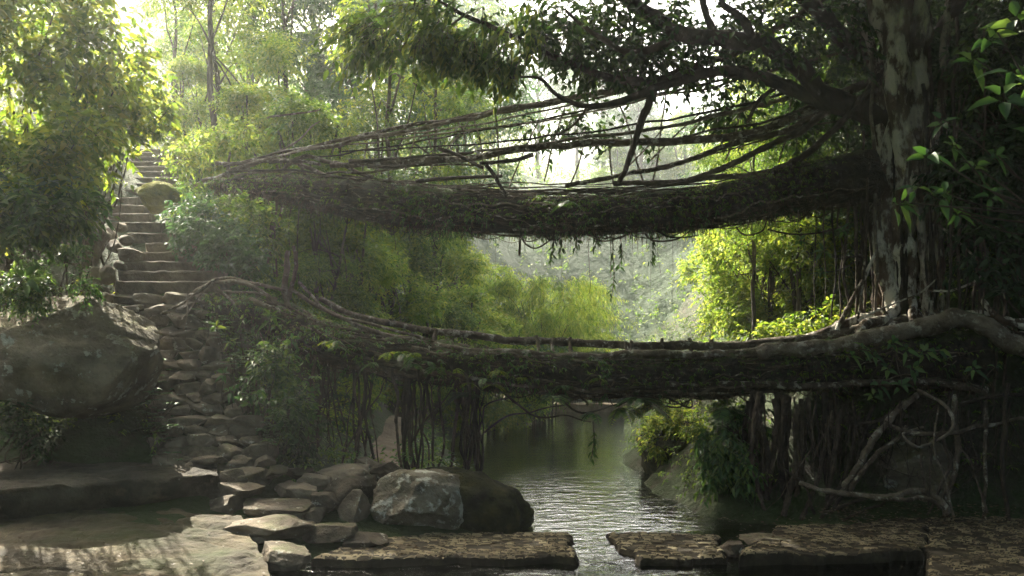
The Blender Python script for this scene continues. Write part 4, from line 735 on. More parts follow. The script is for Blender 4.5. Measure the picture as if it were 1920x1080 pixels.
for k in range(110):
    px = rng.uniform(1400, 1930); y0 = rng.uniform(745, 800); y1 = rng.uniform(840, 975); D = rng.uniform(14.3, 15.3); L_ = rng.normal() * 55
    limb(mb, C([(px, y0, D), (px + L_ * rng.uniform(.1, .7), (y0 + y1) / 2, D), (px + L_, y1, D - .2)]), rng.uniform(.004, .018), .004, K=22, S=5, amp=.14, freq=1.2, lump=.4)
part('fine_roots', mb, M['root_dk'], FT)['kind'] = 'stuff'
# dark trunks and rock face behind the fig, at the far side of the frame
def trunk(px, y0, y1, D, r, label, g=None, mat='bark', lean=0, name='tree_trunk', cat='tree'):
    b = P(px, y0, D); mb = MB(); limb(mb, C([(px, y0, D), (px + lean * .3, y0 * .6 + y1 * .4, D), (px + lean, y1, D)]), r, r * .6, K=50, S=12, amp=.15, freq=.5, lump=.2)
    return single(name, mb, M[mat], b, label, cat, g)

# ------------------------------------------------------------------ vegetation
class Proto: pass
def tree_proto(name, seed, h, blobs, ncl, nl, L, tl, tr, limbs_n=9, ar=.45, gate=.1, gf=.5, up=.7, droop=.3, lean=0, shell=.35, tips=None, fine=False, bare=.35, stems=1):
    global rng
    rng = np.random.default_rng(seed); p = Proto(); p.name = name; p.h = h
    tm = MB()
    bl = np.array(blobs, float)
    for s_ in range(stems):
        o = rng.normal(size=2) * .25 * (stems > 1); topz = bl[:, 2].max()
        tp = limb(tm, [(o[0], o[1], -.6), (o[0] * 1.5 + lean * .2, o[1] * 1.4, h * .3), (lean * .6 + o[0] * 2, o[1] * 2 + .15 * rng.normal(), h * .6), (lean + o[0] * 3, o[1] * 3, topz)], tr, tr * .35, K=40, S=9, amp=.18, freq=.5, lump=.2, swell=.5)
        for k in range(limbs_n):
            b = bl[rng.integers(len(bl))]; i0 = int(rng.uniform(bare, .9) * 39); a = tp[i0]; e = b[:3] + rng.normal(size=3) * b[3:6] * .4
            limb(tm, [a, (a + e) / 2 + [0, 0, .1 * h * rng.uniform(0, 1) * .5], e], tr * .38, tr * .06, K=16, S=6, amp=.15, freq=.7, lump=.2)
    cen, ax = blobpts(blobs, ncl, gate=gate, gf=gf, shell=shell, seed=seed)
    cm = MB(); cm.add(*twigs(cen, ax + rng.normal(size=ax.shape) * .45 + [0, 0, -droop * .4], nl, rng.uniform(.6, 1.2, len(cen)) * tl, L, ar=ar, up=up, droop=droop, fine=fine))
    p.parts = [('trunk', tm, M['bark']), ('crown', cm, M['lf_mid'])]; p.mesh = None
    return p
def place(p, px, D, s, label, leaf='lf_mid', name=None, cat='tree', group=None, rz=None, sz=1., dz=0, xyz=None):
    if p.mesh is None: p.mesh = [(n, b.mesh(p.name + '_' + n, m)) for n, b, m in p.parts]
    b = PZ(px, D, 0) if xyz is None else np.array(xyz, float)
    if xyz is None: b[2] = hgt(b[0], b[1]) + dz
    o = root(name or p.name, b, label, cat, group); o.scale = (s, s, s * sz); o.rotation_euler.z = float(rng.uniform(0, 6.28)) if rz is None else rz
    for n, me in p.mesh:
        c = bpy.data.objects.new(n, me); col.objects.link(c); c.parent = o
        if n not in ('trunk', 'stem', 'culm'): c.material_slots[0].link = 'OBJECT'; c.material_slots[0].material = M[leaf]
    return o
def rb(n, cx, cz, sx, sz, r0, r1, seed, flat=.75):
    g = np.random.default_rng(seed); out = []
    for k in range(n):
        u = nrm(g.normal(size=3)); rr = g.uniform(r0, r1); out.append((cx + u[0] * sx, u[1] * sx, cz + u[2] * sz, rr, rr, rr * flat))
    return out
pA = tree_proto('broadleaf_tree', 101, 14, rb(15, 0, 9.6, 2.6, 3.8, .9, 1.7, 1), 1750, 8, .20, .7, .22, gate=.08)
pB = tree_proto('slender_tree', 102, 15, rb(13, .4, 10.5, 2.1, 4.2, .6, 1.2, 2), 1300, 7, .17, .7, .14, gate=.08, gf=.7)
pC = tree_proto('bushy_tree', 103, 6, rb(18, 0, 3.0, 1.7, 2.6, .5, 1.0, 3, .7), 2500, 7, .16, .5, .10, gate=.10, gf=.9, stems=3, bare=.15)
pE = tree_proto('conical_tree', 105, 8, [(0, 0, z, 1.35 * (1 - abs(z - 3.4) / 6.2), 1.35 * (1 - abs(z - 3.4) / 6.2), .7) for z in np.linspace(1.0, 7.8, 12)], 3000, 8, .13, .5, .10, gate=.0, gf=1.3, shell=.2, droop=.15)
pS = tree_proto('leafy_shrub', 106, 2.2, rb(10, 0, 1.1, .65, .75, .3, .5, 6, .8), 520, 7, .105, .32, .02, gate=.05, gf=2., stems=4, bare=.1, limbs_n=4, fine=False)
pF = tree_proto('feathery_tree', 107, 9, rb(16, 0, 5.6, 2.4, 2.6, .6, 1.15, 7, .5), 2100, 8, .17, .6, .12, ar=.42, gate=.14, gf=.8, stems=2, bare=.3)
def bamboo():
    global rng
    rng = np.random.default_rng(108); p = Proto(); p.name = 'bamboo_clump'; p.mesh = None; cm = MB(); lm = MB(); n = 44
    a = rng.uniform(0, 2*np.pi, n); r0 = rng.uniform(0, .5, n); ln = rng.uniform(1.0, 3.0, n); hh = rng.uniform(3.6, 7.0, n); K = 24; t = np.linspace(0, 1, K)
    dirv = np.stack([np.cos(a), np.sin(a)], -1)
    P3 = np.zeros((n, K, 3)); P3[..., :2] = dirv[:, None] * (r0[:, None] + ln[:, None] * t ** 2.2)[..., None]; P3[..., 2] = hh[:, None] * (np.sin(t * 1.9) / np.sin(1.57)) - .3
    cm.add(*tubes(P3, np.full((n, 1), .022) * (1.1 - t), 5))
    m = 62; ci = rng.integers(0, n, n * m); ti = rng.uniform(.18, 1, n * m) ** .8 * (K - 1); i = np.minimum(ti.astype(int), K - 2); f = (ti - i)[:, None]
    c = P3[ci, i] * (1 - f) + P3[ci, i+1] * f
    ax = np.concatenate([dirv[ci], np.full((len(c), 1), -.15)], 1) + rng.normal(size=(len(c), 3)) * .75
    lm.add(*twigs(c, ax, 8, rng.uniform(.35, .85, len(c)), .16, ar=.2, up=.7, droop=.5, spread=.6))
    p.parts = [('culm', cm, M['bark']), ('crown', lm, M['lf_yel'])]; return p
pD = bamboo()
rng = np.random.default_rng(500)
# ---- behind the stairs and along the left skyline
place(pB, 325, 29, .62, 'pale hazy tree with a forked trunk behind the top of the stairway', 'lf_mid', rz=.4)
place(pB, 400, 26.5, .80, 'slender ivy clad tree rising beside the stairway', 'lf_sun', rz=2.)
place(pE, 583, 23.2, .72, 'dense narrow green tree standing behind the upper bridge landing', 'lf_mid', dz=-.4)
T_ = [(pA, 400, 40, .95, 'broad sunlit tree between the stairway top and the ivy clad tree', 'lf_yel'), (pF, 440, 30, .85, 'feathery bright tree just behind the ivy clad tree', 'lf_yel'),
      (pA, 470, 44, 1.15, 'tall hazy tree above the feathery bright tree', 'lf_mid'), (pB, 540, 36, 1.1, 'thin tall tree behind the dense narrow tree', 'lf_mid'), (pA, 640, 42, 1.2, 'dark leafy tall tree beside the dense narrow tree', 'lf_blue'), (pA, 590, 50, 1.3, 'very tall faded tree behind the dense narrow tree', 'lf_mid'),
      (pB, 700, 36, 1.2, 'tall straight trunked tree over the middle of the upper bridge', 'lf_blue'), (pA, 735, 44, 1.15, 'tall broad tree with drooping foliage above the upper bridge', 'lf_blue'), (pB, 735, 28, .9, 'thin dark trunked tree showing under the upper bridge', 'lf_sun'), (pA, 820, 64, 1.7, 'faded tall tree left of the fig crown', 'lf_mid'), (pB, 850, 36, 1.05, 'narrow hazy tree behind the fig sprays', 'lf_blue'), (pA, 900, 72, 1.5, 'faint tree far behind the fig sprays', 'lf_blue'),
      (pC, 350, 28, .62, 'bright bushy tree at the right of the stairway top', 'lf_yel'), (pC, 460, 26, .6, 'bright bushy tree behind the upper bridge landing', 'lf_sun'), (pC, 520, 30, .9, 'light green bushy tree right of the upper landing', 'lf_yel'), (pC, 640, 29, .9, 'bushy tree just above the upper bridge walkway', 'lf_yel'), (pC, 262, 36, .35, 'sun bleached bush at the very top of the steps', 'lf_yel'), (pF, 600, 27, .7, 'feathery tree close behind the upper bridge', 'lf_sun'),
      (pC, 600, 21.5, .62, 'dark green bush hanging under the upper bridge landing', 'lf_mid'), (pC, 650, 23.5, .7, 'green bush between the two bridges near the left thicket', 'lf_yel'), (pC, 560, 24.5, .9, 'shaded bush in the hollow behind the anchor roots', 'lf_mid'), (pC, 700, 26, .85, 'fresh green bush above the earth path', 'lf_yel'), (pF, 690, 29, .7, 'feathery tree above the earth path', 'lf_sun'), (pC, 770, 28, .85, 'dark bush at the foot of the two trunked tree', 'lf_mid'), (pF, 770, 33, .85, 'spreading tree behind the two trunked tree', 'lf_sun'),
      (pB, 818, 29, .85, 'two trunked grey tree leaning between the bridges', 'lf_mid'), (pC, 870, 30, .8, 'glowing yellow green bush below the two trunked tree', 'lf_yel'), (pC, 930, 31, .72, 'low yellow green bush in front of the bamboo', 'lf_yel'), (pF, 900, 37, .8, 'arching tree with layered branches left of the bamboo', 'lf_sun'), (pC, 830, 35, 1.1, 'round green tree behind the glowing bush', 'lf_sun'), (pA, 870, 60, 1.2, 'leafy tree top just under the upper bridge', 'lf_sun')]
for p_, px, D, s, lb, lf in T_: place(p_, px, D, s, lb, lf)
for px, D, s, lb, lf in ((1020, 36, 1.0, 'large drooping bamboo clump glowing between the bridges', 'lf_yel'), (970, 38, .95, 'bamboo clump hidden partly behind the large drooping one', 'lf_mid'), (1065, 40, .92, 'bamboo clump at the sunny edge of the valley', 'lf_yel'), (1000, 33, .62, 'small dark bamboo clump in front of the large drooping one', 'lf_blue')):
    place(pD, px, D, s, lb, lf, cat='bamboo')
# ---- unseen tree added on the left bank to shade the ledge and the pool
tb = np.array([-15.5, 13., 8.]); lt = root('unseen_shade_tree', tb, 'unseen tall tree added on the bank to shade the ledge', 'tree'); mb = MB()
limb(mb, [tb - [0, 0, 1], tb + [.5, 0, 4], tb + [2.5, 0, 8], tb + [6, 0, 9.5]], .4, .2, K=60, S=12, amp=.2, lump=.2); part('trunk', mb, M['bark'], lt)
cen, ax = blobpts([(-10, 12, 16, 4, 5, 1.8), (-9, 5, 15.5, 5, 5, 1.8), (-5, 14, 16.5, 3, 3, 1.2), (-14, 8, 15, 5, 5, 2)], 4600, gate=-.04, gf=.4, shell=0, seed=31, low=-1)
mb = MB(); mb.add(*twigs(cen, ax * [1, 1, .4] + rng.normal(size=ax.shape) * .4, 6, .8, .32, ar=.5, up=1.2, droop=.3)); part('crown', mb, M['lf_mid'], lt)
# ---- valley, hazy trees
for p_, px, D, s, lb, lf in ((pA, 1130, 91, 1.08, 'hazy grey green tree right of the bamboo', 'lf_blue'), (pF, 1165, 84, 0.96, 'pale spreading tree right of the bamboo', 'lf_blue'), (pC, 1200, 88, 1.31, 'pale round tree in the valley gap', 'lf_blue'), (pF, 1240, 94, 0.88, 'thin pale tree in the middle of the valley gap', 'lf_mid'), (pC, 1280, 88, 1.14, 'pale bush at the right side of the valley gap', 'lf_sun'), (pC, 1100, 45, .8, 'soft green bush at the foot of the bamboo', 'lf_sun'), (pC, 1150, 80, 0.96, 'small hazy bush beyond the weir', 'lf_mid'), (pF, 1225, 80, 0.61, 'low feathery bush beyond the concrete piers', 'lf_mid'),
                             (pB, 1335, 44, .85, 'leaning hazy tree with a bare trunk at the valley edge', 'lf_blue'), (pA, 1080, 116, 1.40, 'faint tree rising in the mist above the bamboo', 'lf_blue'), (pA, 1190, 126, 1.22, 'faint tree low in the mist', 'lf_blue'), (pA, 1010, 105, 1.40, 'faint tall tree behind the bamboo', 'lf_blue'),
                             # ---- sunny right bank
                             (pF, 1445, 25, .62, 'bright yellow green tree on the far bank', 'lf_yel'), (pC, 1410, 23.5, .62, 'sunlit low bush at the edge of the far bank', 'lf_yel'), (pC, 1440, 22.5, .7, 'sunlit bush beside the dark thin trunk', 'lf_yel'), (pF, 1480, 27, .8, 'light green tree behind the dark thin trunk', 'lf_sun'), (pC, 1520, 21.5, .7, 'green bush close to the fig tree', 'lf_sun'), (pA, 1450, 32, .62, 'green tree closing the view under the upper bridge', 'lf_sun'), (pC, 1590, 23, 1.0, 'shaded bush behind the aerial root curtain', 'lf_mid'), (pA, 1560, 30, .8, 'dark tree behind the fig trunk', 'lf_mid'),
                             (pF, 1385, 29, .7, 'yellow tinted tree at the corner of the far bank', 'lf_yel'), (pC, 1450, 36, 1.2, 'round tree higher on the far bank', 'lf_sun'), (pA, 1700, 34, 1.0, 'tall tree behind the fig crown', 'lf_mid'), (pA, 1500, 40, 1.0, 'tall pale tree seen through the fig limbs', 'lf_sun'), (pB, 1415, 21, .42, 'small tree with a dark thin trunk under the upper bridge', 'lf_mid'), (pB, 1500, 20.5, .45, 'small leaning tree near the fig roots', 'lf_mid'),
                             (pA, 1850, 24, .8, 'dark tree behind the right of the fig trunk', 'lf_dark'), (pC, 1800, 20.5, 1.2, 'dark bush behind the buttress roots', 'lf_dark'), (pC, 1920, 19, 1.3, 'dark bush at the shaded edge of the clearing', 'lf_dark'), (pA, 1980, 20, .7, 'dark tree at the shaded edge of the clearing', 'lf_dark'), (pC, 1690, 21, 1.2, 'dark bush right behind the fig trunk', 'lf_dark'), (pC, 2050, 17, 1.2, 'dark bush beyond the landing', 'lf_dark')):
    place(p_, px, D, s, lb, lf)

# ---- unseen trees added behind and beside the viewer to hold back low sky light
for k, (x, y, p_, s, lb) in enumerate(((-14, -9, pA, 1.0, 'unseen tall shading tree behind the viewer on the stair side'), (-5, -13, pA, 1.05, 'unseen tall shading tree straight behind the viewer'), (5, -13, pA, 1.0, 'unseen tall shading tree behind the viewer on the fig side'), (14, -9, pA, 1.1, 'unseen tall shading tree at the back corner of the clearing'), (-9, -7, pC, 1.3, 'unseen bushy shading tree behind the viewer on the stair side'), (0, -9, pC, 1.4, 'unseen bushy shading tree straight behind the viewer'),
                                    (9, -6, pC, 1.4, 'unseen bushy shading tree behind the viewer on the fig side'), (-14, 1, pC, 1.5, 'unseen bushy shading tree beside the viewer above the ledge'), (13, 1, pC, 1.5, 'unseen bushy shading tree beside the viewer beyond the landing'), (16, 7, pC, 1.6, 'unseen bushy shading tree beyond the far corner of the landing'), (-19, 6, pA, 1.0, 'unseen tall shading tree on the bank above the ledge'), (19, 2, pA, 1.1, 'unseen tall shading tree beyond the landing'))):
    place(p_, 0, 0, s, lb, 'lf_mid', xyz=(x, y, float(hgt(x, y))))
# ---- shrubs on the steep left bank, each with its own outline
def shrub(name, blobs, ncl, nl, L, tl, label, leaf, base, nst=8, fine=True, droop=.25, up=.7, ar=.52, gate=.12, gf=1.4, group=None, seed=0, sr=.02, shell=.15, cat='shrub'):
    B = [ell(*b) for b in blobs]; loc = np.array(base, float); o = root(name, loc, label, cat, group)
    cen, ax = blobpts(B, ncl, gate=gate, gf=gf, shell=shell, seed=seed, low=-1); w = MB(); m = MB()
    m.add(*twigs(cen, ax * .7 + rng.normal(size=ax.shape) * .4 + [.15, -.1, -droop * .3], nl, rng.uniform(.6, 1.2, len(cen)) * tl, L, ar=ar, fine=fine, up=up, droop=droop, wood=w, wr=.004))
    for k in range(nst):
        b = B[k % len(B)]; e = np.array(b[:3]) + rng.normal(size=3) * np.array(b[3:6]) * .5
        limb(w, [loc + rng.normal(size=3) * [.25, .25, 0] - [0, 0, .15], (loc + e) / 2 + rng.normal(size=3) * .2, e], sr, sr * .25, K=24, S=6, amp=.12, lump=.2)
    part('foliage', m, M[leaf], o); part('stem', w, M['bark'], o); return o
def gb(px, D, dz=0): b = PZ(px, D, 0); b[2] = hgt(b[0], b[1]) + dz; return b
shrub('tall_shrub', [(90, 60, 14, 120, 90, 1.1), (30, 160, 14, 90, 80, 1.0), (160, 120, 14.4, 80, 70, .9), (230, 110, 14.6, 50, 60, .6), (-60, 60, 13.5, 100, 120, 1), (60, -30, 14, 120, 80, 1)], 620, 8, .17, .45, 'tall sunlit shrub with arching stems at the top of the leafy bank', 'lf_sun', gb(0, 17), nst=14, seed=1, sr=.04)
shrub('tall_shrub', [(250, 170, 15.6, 50, 45, .5), (215, 230, 15.4, 55, 40, .5), (290, 210, 15.8, 35, 30, .35), (180, 190, 15.2, 60, 50, .6)], 250, 8, .16, .4, 'sunlit shrub reaching over the top steps', 'lf_sun', gb(150, 19), seed=2, sr=.03)
shrub('tall_shrub', [(60, 260, 13, 90, 60, .8), (150, 250, 13.4, 60, 50, .6), (0, 330, 12.6, 80, 70, .8), (110, 320, 13, 70, 50, .6)], 440, 8, .15, .4, 'leafy shrub with mixed light and dark leaves halfway up the bank', 'lf_sun', P(0, 420, 15.2), seed=3, sr=.03)
shrub('leafy_shrub', [(50, 400, 12.2, 70, 50, .5), (120, 390, 12.6, 50, 40, .4), (-10, 460, 12, 60, 60, .5)], 300, 8, .14, .35, 'dim leafy shrub above the leaning boulder', 'lf_gloss', P(20, 520, 14.8), seed=4)
shrub('leafy_shrub', [(195, 290, 24, 22, 18, .5), (175, 240, 24.5, 30, 30, .6), (215, 262, 26, 16, 14, .4)], 260, 7, .13, .35, 'bright shrub against the sky hugging the rocks by the highest steps', 'lf_yel', gb(180, 25), seed=19, fine=False)
shrub('leafy_shrub', [(170, 325, 15.5, 35, 22, .4), (140, 345, 15, 35, 24, .4), (235, 292, 16, 18, 10, .2)], 95, 8, .14, .35, 'small leafy shrub leaning over the loose stones', 'lf_sun', gb(150, 17.5), seed=5)
shrub('fern_bush', [(110, 500, 13.4, 55, 42, .4), (60, 540, 13.2, 50, 36, .4), (150, 530, 13.7, 30, 22, .3)], 420, 12, .075, .3, 'fine leaved green bush hanging above the leaning boulder', 'lf_gloss', P(90, 560, 15.4), seed=6, fine=False)
shrub('leafy_shrub', [(390, 440, 18.4, 60, 40, .5), (430, 470, 18, 50, 35, .5), (360, 400, 19, 50, 30, .4), (470, 500, 17.6, 30, 24, .3)], 480, 7, .13, .3, 'bluish green shrub right of the cut steps', 'lf_blue', gb(410, 19), seed=7, gate=0)
shrub('leafy_shrub', [(440, 400, 19.4, 60, 30, .5), (500, 440, 19, 40, 50, .4), (350, 370, 20.4, 40, 20, .4)], 330, 7, .12, .3, 'shaded shrub below the upper bridge landing', 'lf_mid', gb(450, 20.5), seed=8)
shrub('leafy_shrub', [(340, 295, 23, 26, 34, .4), (385, 285, 23, 30, 40, .4), (440, 260, 23, 36, 40, .5)], 300, 7, .13, .35, 'bright yellow green shrub by the top of the stairway', 'lf_yel', gb(370, 24), seed=9, fine=False)
shrub('leafy_shrub', [(495, 725, 15, 26, 30, .4), (535, 770, 15, 40, 40, .4), (510, 680, 15.4, 34, 26, .4), (560, 700, 15.6, 46, 46, .4)], 260, 7, .12, .3, 'dark leafy shrub right of the rubble stairway', 'lf_gloss', gb(520, 15.8), seed=10)
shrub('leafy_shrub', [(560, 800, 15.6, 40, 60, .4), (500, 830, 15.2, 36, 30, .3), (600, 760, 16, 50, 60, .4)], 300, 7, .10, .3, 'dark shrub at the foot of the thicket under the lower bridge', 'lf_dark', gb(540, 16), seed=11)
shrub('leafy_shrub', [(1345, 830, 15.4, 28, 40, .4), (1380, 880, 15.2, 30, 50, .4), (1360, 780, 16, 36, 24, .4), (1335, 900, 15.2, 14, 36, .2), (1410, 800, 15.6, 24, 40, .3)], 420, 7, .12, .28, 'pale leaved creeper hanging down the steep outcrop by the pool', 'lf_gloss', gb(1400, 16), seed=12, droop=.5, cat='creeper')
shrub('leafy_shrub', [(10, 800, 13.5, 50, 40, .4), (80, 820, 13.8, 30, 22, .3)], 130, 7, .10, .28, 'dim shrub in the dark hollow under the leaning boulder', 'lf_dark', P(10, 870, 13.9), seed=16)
shrub('leafy_shrub', [(1290, 790, 19.2, 50, 24, .8), (1250, 805, 19.4, 40, 24, .7), (1320, 800, 18, 30, 34, .6), (1240, 830, 18.7, 30, 22, .3)], 700, 8, .10, .25, 'low green bush on the mossy bluff', 'lf_sun', gb(1290, 20), seed=13, fine=False)
shrub('leafy_shrub', [(640, 800, 18.6, 36, 40, .4), (660, 760, 20, 30, 50, .4), (620, 840, 18, 34, 26, .3), (680, 730, 21, 30, 40, .5)], 520, 10, .08, .25, 'fresh green ferny bush on the slope left of the earth path', 'lf_sun', gb(640, 19), seed=14, fine=False)
shrub('leafy_shrub', [(1490, 620, 17.4, 60, 20, .4), (1560, 600, 17.4, 40, 24, .4), (1430, 630, 17.6, 50, 14, .4)], 220, 7, .12, .3, 'green shrub behind the lower bridge rail near the fig', 'lf_sun', gb(1500, 18), seed=15)
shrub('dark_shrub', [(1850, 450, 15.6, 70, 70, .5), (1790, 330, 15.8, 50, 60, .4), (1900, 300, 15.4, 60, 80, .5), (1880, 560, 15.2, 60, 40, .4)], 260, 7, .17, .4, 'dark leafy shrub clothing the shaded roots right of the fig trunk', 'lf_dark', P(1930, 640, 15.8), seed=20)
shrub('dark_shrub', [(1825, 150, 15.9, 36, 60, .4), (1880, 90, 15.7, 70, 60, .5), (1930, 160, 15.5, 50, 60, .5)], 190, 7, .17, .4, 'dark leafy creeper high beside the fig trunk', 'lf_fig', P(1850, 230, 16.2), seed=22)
# ---- rosettes of large leaves
def rosette(m, c, n, L, face=(0, -1, .5), ar=.36, droop=.35):
    f = nrm(np.array(face, float)); a = np.cross(f, [0, 0, 1.]); a = nrm(a); b = np.cross(a, f)
    th = np.arange(n) / n * 2 * np.pi + rng.uniform(0, 1) + rng.normal(size=n) * .25
    d = a * np.cos(th)[:, None] + b * np.sin(th)[:, None] + f * rng.uniform(-.2, .8, n)[:, None] + rng.normal(size=(n, 3)) * .15
    m.add(*leafm(np.repeat(np.array(c)[None], n, 0) - f * rng.uniform(0, .45, n)[:, None] * L + nrm(d) * L * .12, d, np.repeat(f[None], n, 0) + rng.normal(size=(n, 3)) * .2, L * rng.uniform(.5, 1.2, n), L * ar * rng.uniform(.8, 1.1, n), True, .25, droop))
def plant(name, heads, base, label, leaf='lf_gloss', cat='plant', group=None, L=.22, n=7, r=.012, extra=None, ar=.36):
    o = root(name, base, label, cat, group); m = MB(); w = MB()
    for h in heads:
        c = P(*h[:3]); rosette(m, c, n + int(rng.integers(-1, 2)), L * (h[3] if len(h) > 3 else 1), face=(rng.normal() * .4, -1, rng.uniform(.3, 1.1)), ar=ar)
        b = np.array(base, float)
        limb(w, [b + rng.normal(size=3) * .03, (b + c) / 2 + rng.normal(size=3) * .08 - [0, 0, .05], c], r, r * .5, K=16, S=6, amp=.05, lump=.2)
    part('foliage', m, M[leaf], o); part('stem', w, M['bark'], o); return o
plant('leafy_sapling', [(1880, 175, 7.6), (1870, 60, 7.8), (1935, 240, 7.5), (1900, 130, 7.9), (1950, 160, 7.4), (1830, 110, 8.2, .9), (1905, 30, 7.9)], P(2060, 330, 7.6), 'bright big leaved branch reaching in above the shaded fig roots', L=.27, n=6, ar=.42, r=.014)
plant('leafy_sapling', [(1740, 288, 8.2), (1775, 360, 8.2, .9), (1790, 270, 8.3, .8), (1690, 380, 8.2, 1.0), (1720, 350, 8.4, .7), (1830, 310, 8.3, .8), (1765, 225, 8.4, .7), (1870, 290, 8.2, .7), (1800, 400, 8.4, .6), (1860, 360, 8.2, .7)], P(2010, 420, 8.1), 'low big leaved branch in front of the mottled fig trunk', L=.23, n=6, ar=.42, r=.012)
plant('leafy_sapling', [(1640, 665, 14.6), (1665, 690, 14.5), (1620, 650, 14.6), (1700, 655, 14.5), (1735, 660, 14.5), (1715, 690, 14.4), (1650, 720, 14.4), (1690, 720, 14.4), (1600, 665, 14.7), (1760, 655, 14.5), (1640, 740, 14.4, .8), (1675, 640, 14.6)], P(1680, 640, 15), 'leafy sprig draped over the thick pale rail root', L=.22, n=6, ar=.44)
plant('young_plant', [(1826, 690, 14.2), (1870, 685, 14.2, .8)], P(1840, 730, 14.4), 'small bright plant in the dark right of the draped sprig', L=.22, n=5)
plant('young_plant', [(508, 592, 15.6, 1.3), (450, 595, 15.6), (405, 612, 15.6, .9), (430, 640, 15.5, .8)], gb(470, 16), 'plant with pale shining leaf heads under the anchor roots', L=.2, leaf='lf_mid', ar=.28)
plant('young_plant', [(548, 636, 15.4), (530, 668, 15.3), (500, 655, 15.4, .8)], gb(540, 15.8), 'plant with narrow leaves beside the lower bridge landing', L=.24, ar=.28)
plant('young_plant', [(420, 700, 15.2), (455, 715, 15.1), (485, 690, 15.2), (470, 740, 15), (430, 730, 15.1)], gb(450, 15.5), 'broad leaved plant on the bank right of the rubble stairway', L=.2, ar=.34)
plant('young_plant', [(45, 520, 12.4, 1.3)], P(30, 500, 13.4), 'single large leaf head hanging above the leaning boulder', L=.24)
plant('young_plant', [(1545, 470, 15.6), (1500, 450, 15.8, .8), (1580, 430, 15.6, .8), (1540, 510, 15.6, .7)], P(1620, 480, 16.2), 'dangling leafy twig left of the fig trunk', L=.24)
# low herbs between the stones: alike, so one label
hp = Proto(); hp.name = 'small_herb'; hp.mesh = None; lm = MB(); sm = MB(); 
for k in range(5):
    c = rng.normal(size=3) * [.09, .09, .02] + [0, 0, rng.uniform(.08, .2)]; n_ = 6; th = rng.uniform(0, 6.28, n_)
    lm.add(*leafm(np.repeat(c[None], n_, 0), np.stack([np.cos(th), np.sin(th), rng.uniform(.1, .5, n_)], -1), np.tile([0, 0, 1.], (n_, 1)), .09, .045, True)); limb(sm, [(c[0] * .3, c[1] * .3, -.05), c * [.8, .8, .5], c], .004, .003, K=6, S=4, amp=.01)
hp.parts = [('stem', sm, M['bark']), ('leaves', lm, M['lf_gloss'])]
def stair_D(y): return float(Dr(y))
for k in range(34):
    y = rng.uniform(600, 885); side = rng.random() < .72; px = hi_(y) + rng.uniform(-6, 46) if side else lo_(y) + rng.uniform(-4, 8)
    q = P(px, y, stair_D(y) - .1); place(hp, 0, 0, rng.uniform(.8, 1.7), 'small green herb sprouting beside the rubble stairway', 'lf_gloss', cat='plant', group='herbs beside the rubble stairway', xyz=q)
for k in range(14):
    px = rng.uniform(20, 320); y = rng.uniform(770, 860); place(hp, 0, 0, rng.uniform(.8, 1.6), 'small green herb in the dark soil under the leaning boulder', 'lf_dark', cat='plant', group='herbs under the leaning boulder', xyz=P(px, y, 14.6))
# ferns
def frond(m, w, base, d, L, n=16, lw=.16, droop=.7):
    K = n; t = np.linspace(0.02, 1, K)[:, None]; p = np.array(base) + nrm(np.array(d, float)) * t * L - np.array([0, 0, 1.]) * t ** 2 * L * droop
    tn = nrm(np.gradient(p, axis=0)); s_ = nrm(np.cross(tn, [0, 0.4, 1.])); prof = (np.sin(np.clip(t, 0, 1) * 2.6 + .35))[:, 0].clip(.12) * lw * L / .5
    for sg in (1, -1): m.add(*leafm(p, s_ * sg + tn * .45, np.cross(s_, tn) + [0, 0, .2], prof, prof * .26, True, .1, .2))
    w.add(*tubes(p, np.full(K, .004), 4))
def fern(base, fr, label, leaf='lf_gloss', L=.6, droop=.7, group=None, name='fern'):
    o = root(name, base, label, 'fern', group); m = MB(); w = MB()
    for d in fr: frond(m, w, base, d, L * rng.uniform(.75, 1.15), droop=droop)
    part('frond', m, M[leaf], o); part('stalk', w, M['bark'], o)
def rf(n): return [(math.cos(a), math.sin(a), rng.uniform(0, .6)) for a in rng.uniform(0, 6.28, n)]
for px, py, n_, L_, lb, lf in ((1195, 750, 7, .62, 'largest fern hanging from the underside of the lower bridge', 'lf_gloss'), (1165, 765, 5, .5, 'yellowish fern hanging beside the largest fern', 'lf_yel'), (1235, 762, 5, .5, 'fern hanging above the mossy bluff', 'lf_sun'), (1112, 775, 4, .36, 'small fern on the looping root over the pool', 'lf_gloss'), (1040, 745, 5, .42, 'fern under the middle of the lower bridge', 'lf_gloss'), (1065, 380, 5, .4, 'fern growing on the side of the upper bridge', 'lf_gloss'), (1555, 130, 5, .5, 'fern perched on the trunk fork of the fig tree', 'lf_gloss'), (870, 740, 5, .5, 'fern beside the left root column', 'lf_dark'), (1355, 770, 6, .55, 'strappy fern above the pale leaved creeper', 'lf_gloss')):
    fern(P(px, py, 15.3 if py > 500 else 17.4 if px < 1500 else 16.2), rf(n_), lb, lf, L_)
for k in range(26):
    px = rng.uniform(600, 1000) if k < 18 else rng.uniform(1000, 1600); y = np.interp(px, [560, 640, 780, 900, 1600], [600, 640, 680, 700, 712]) + rng.uniform(-15, 25)
    fern(P(px, y, 15.35), rf(4), 'small fern leaf tuft on the side of the lower bridge', 'lf_gloss' if k % 2 else 'lf_sun', .26, group='fern tufts on the lower bridge', name='fern_tuft')
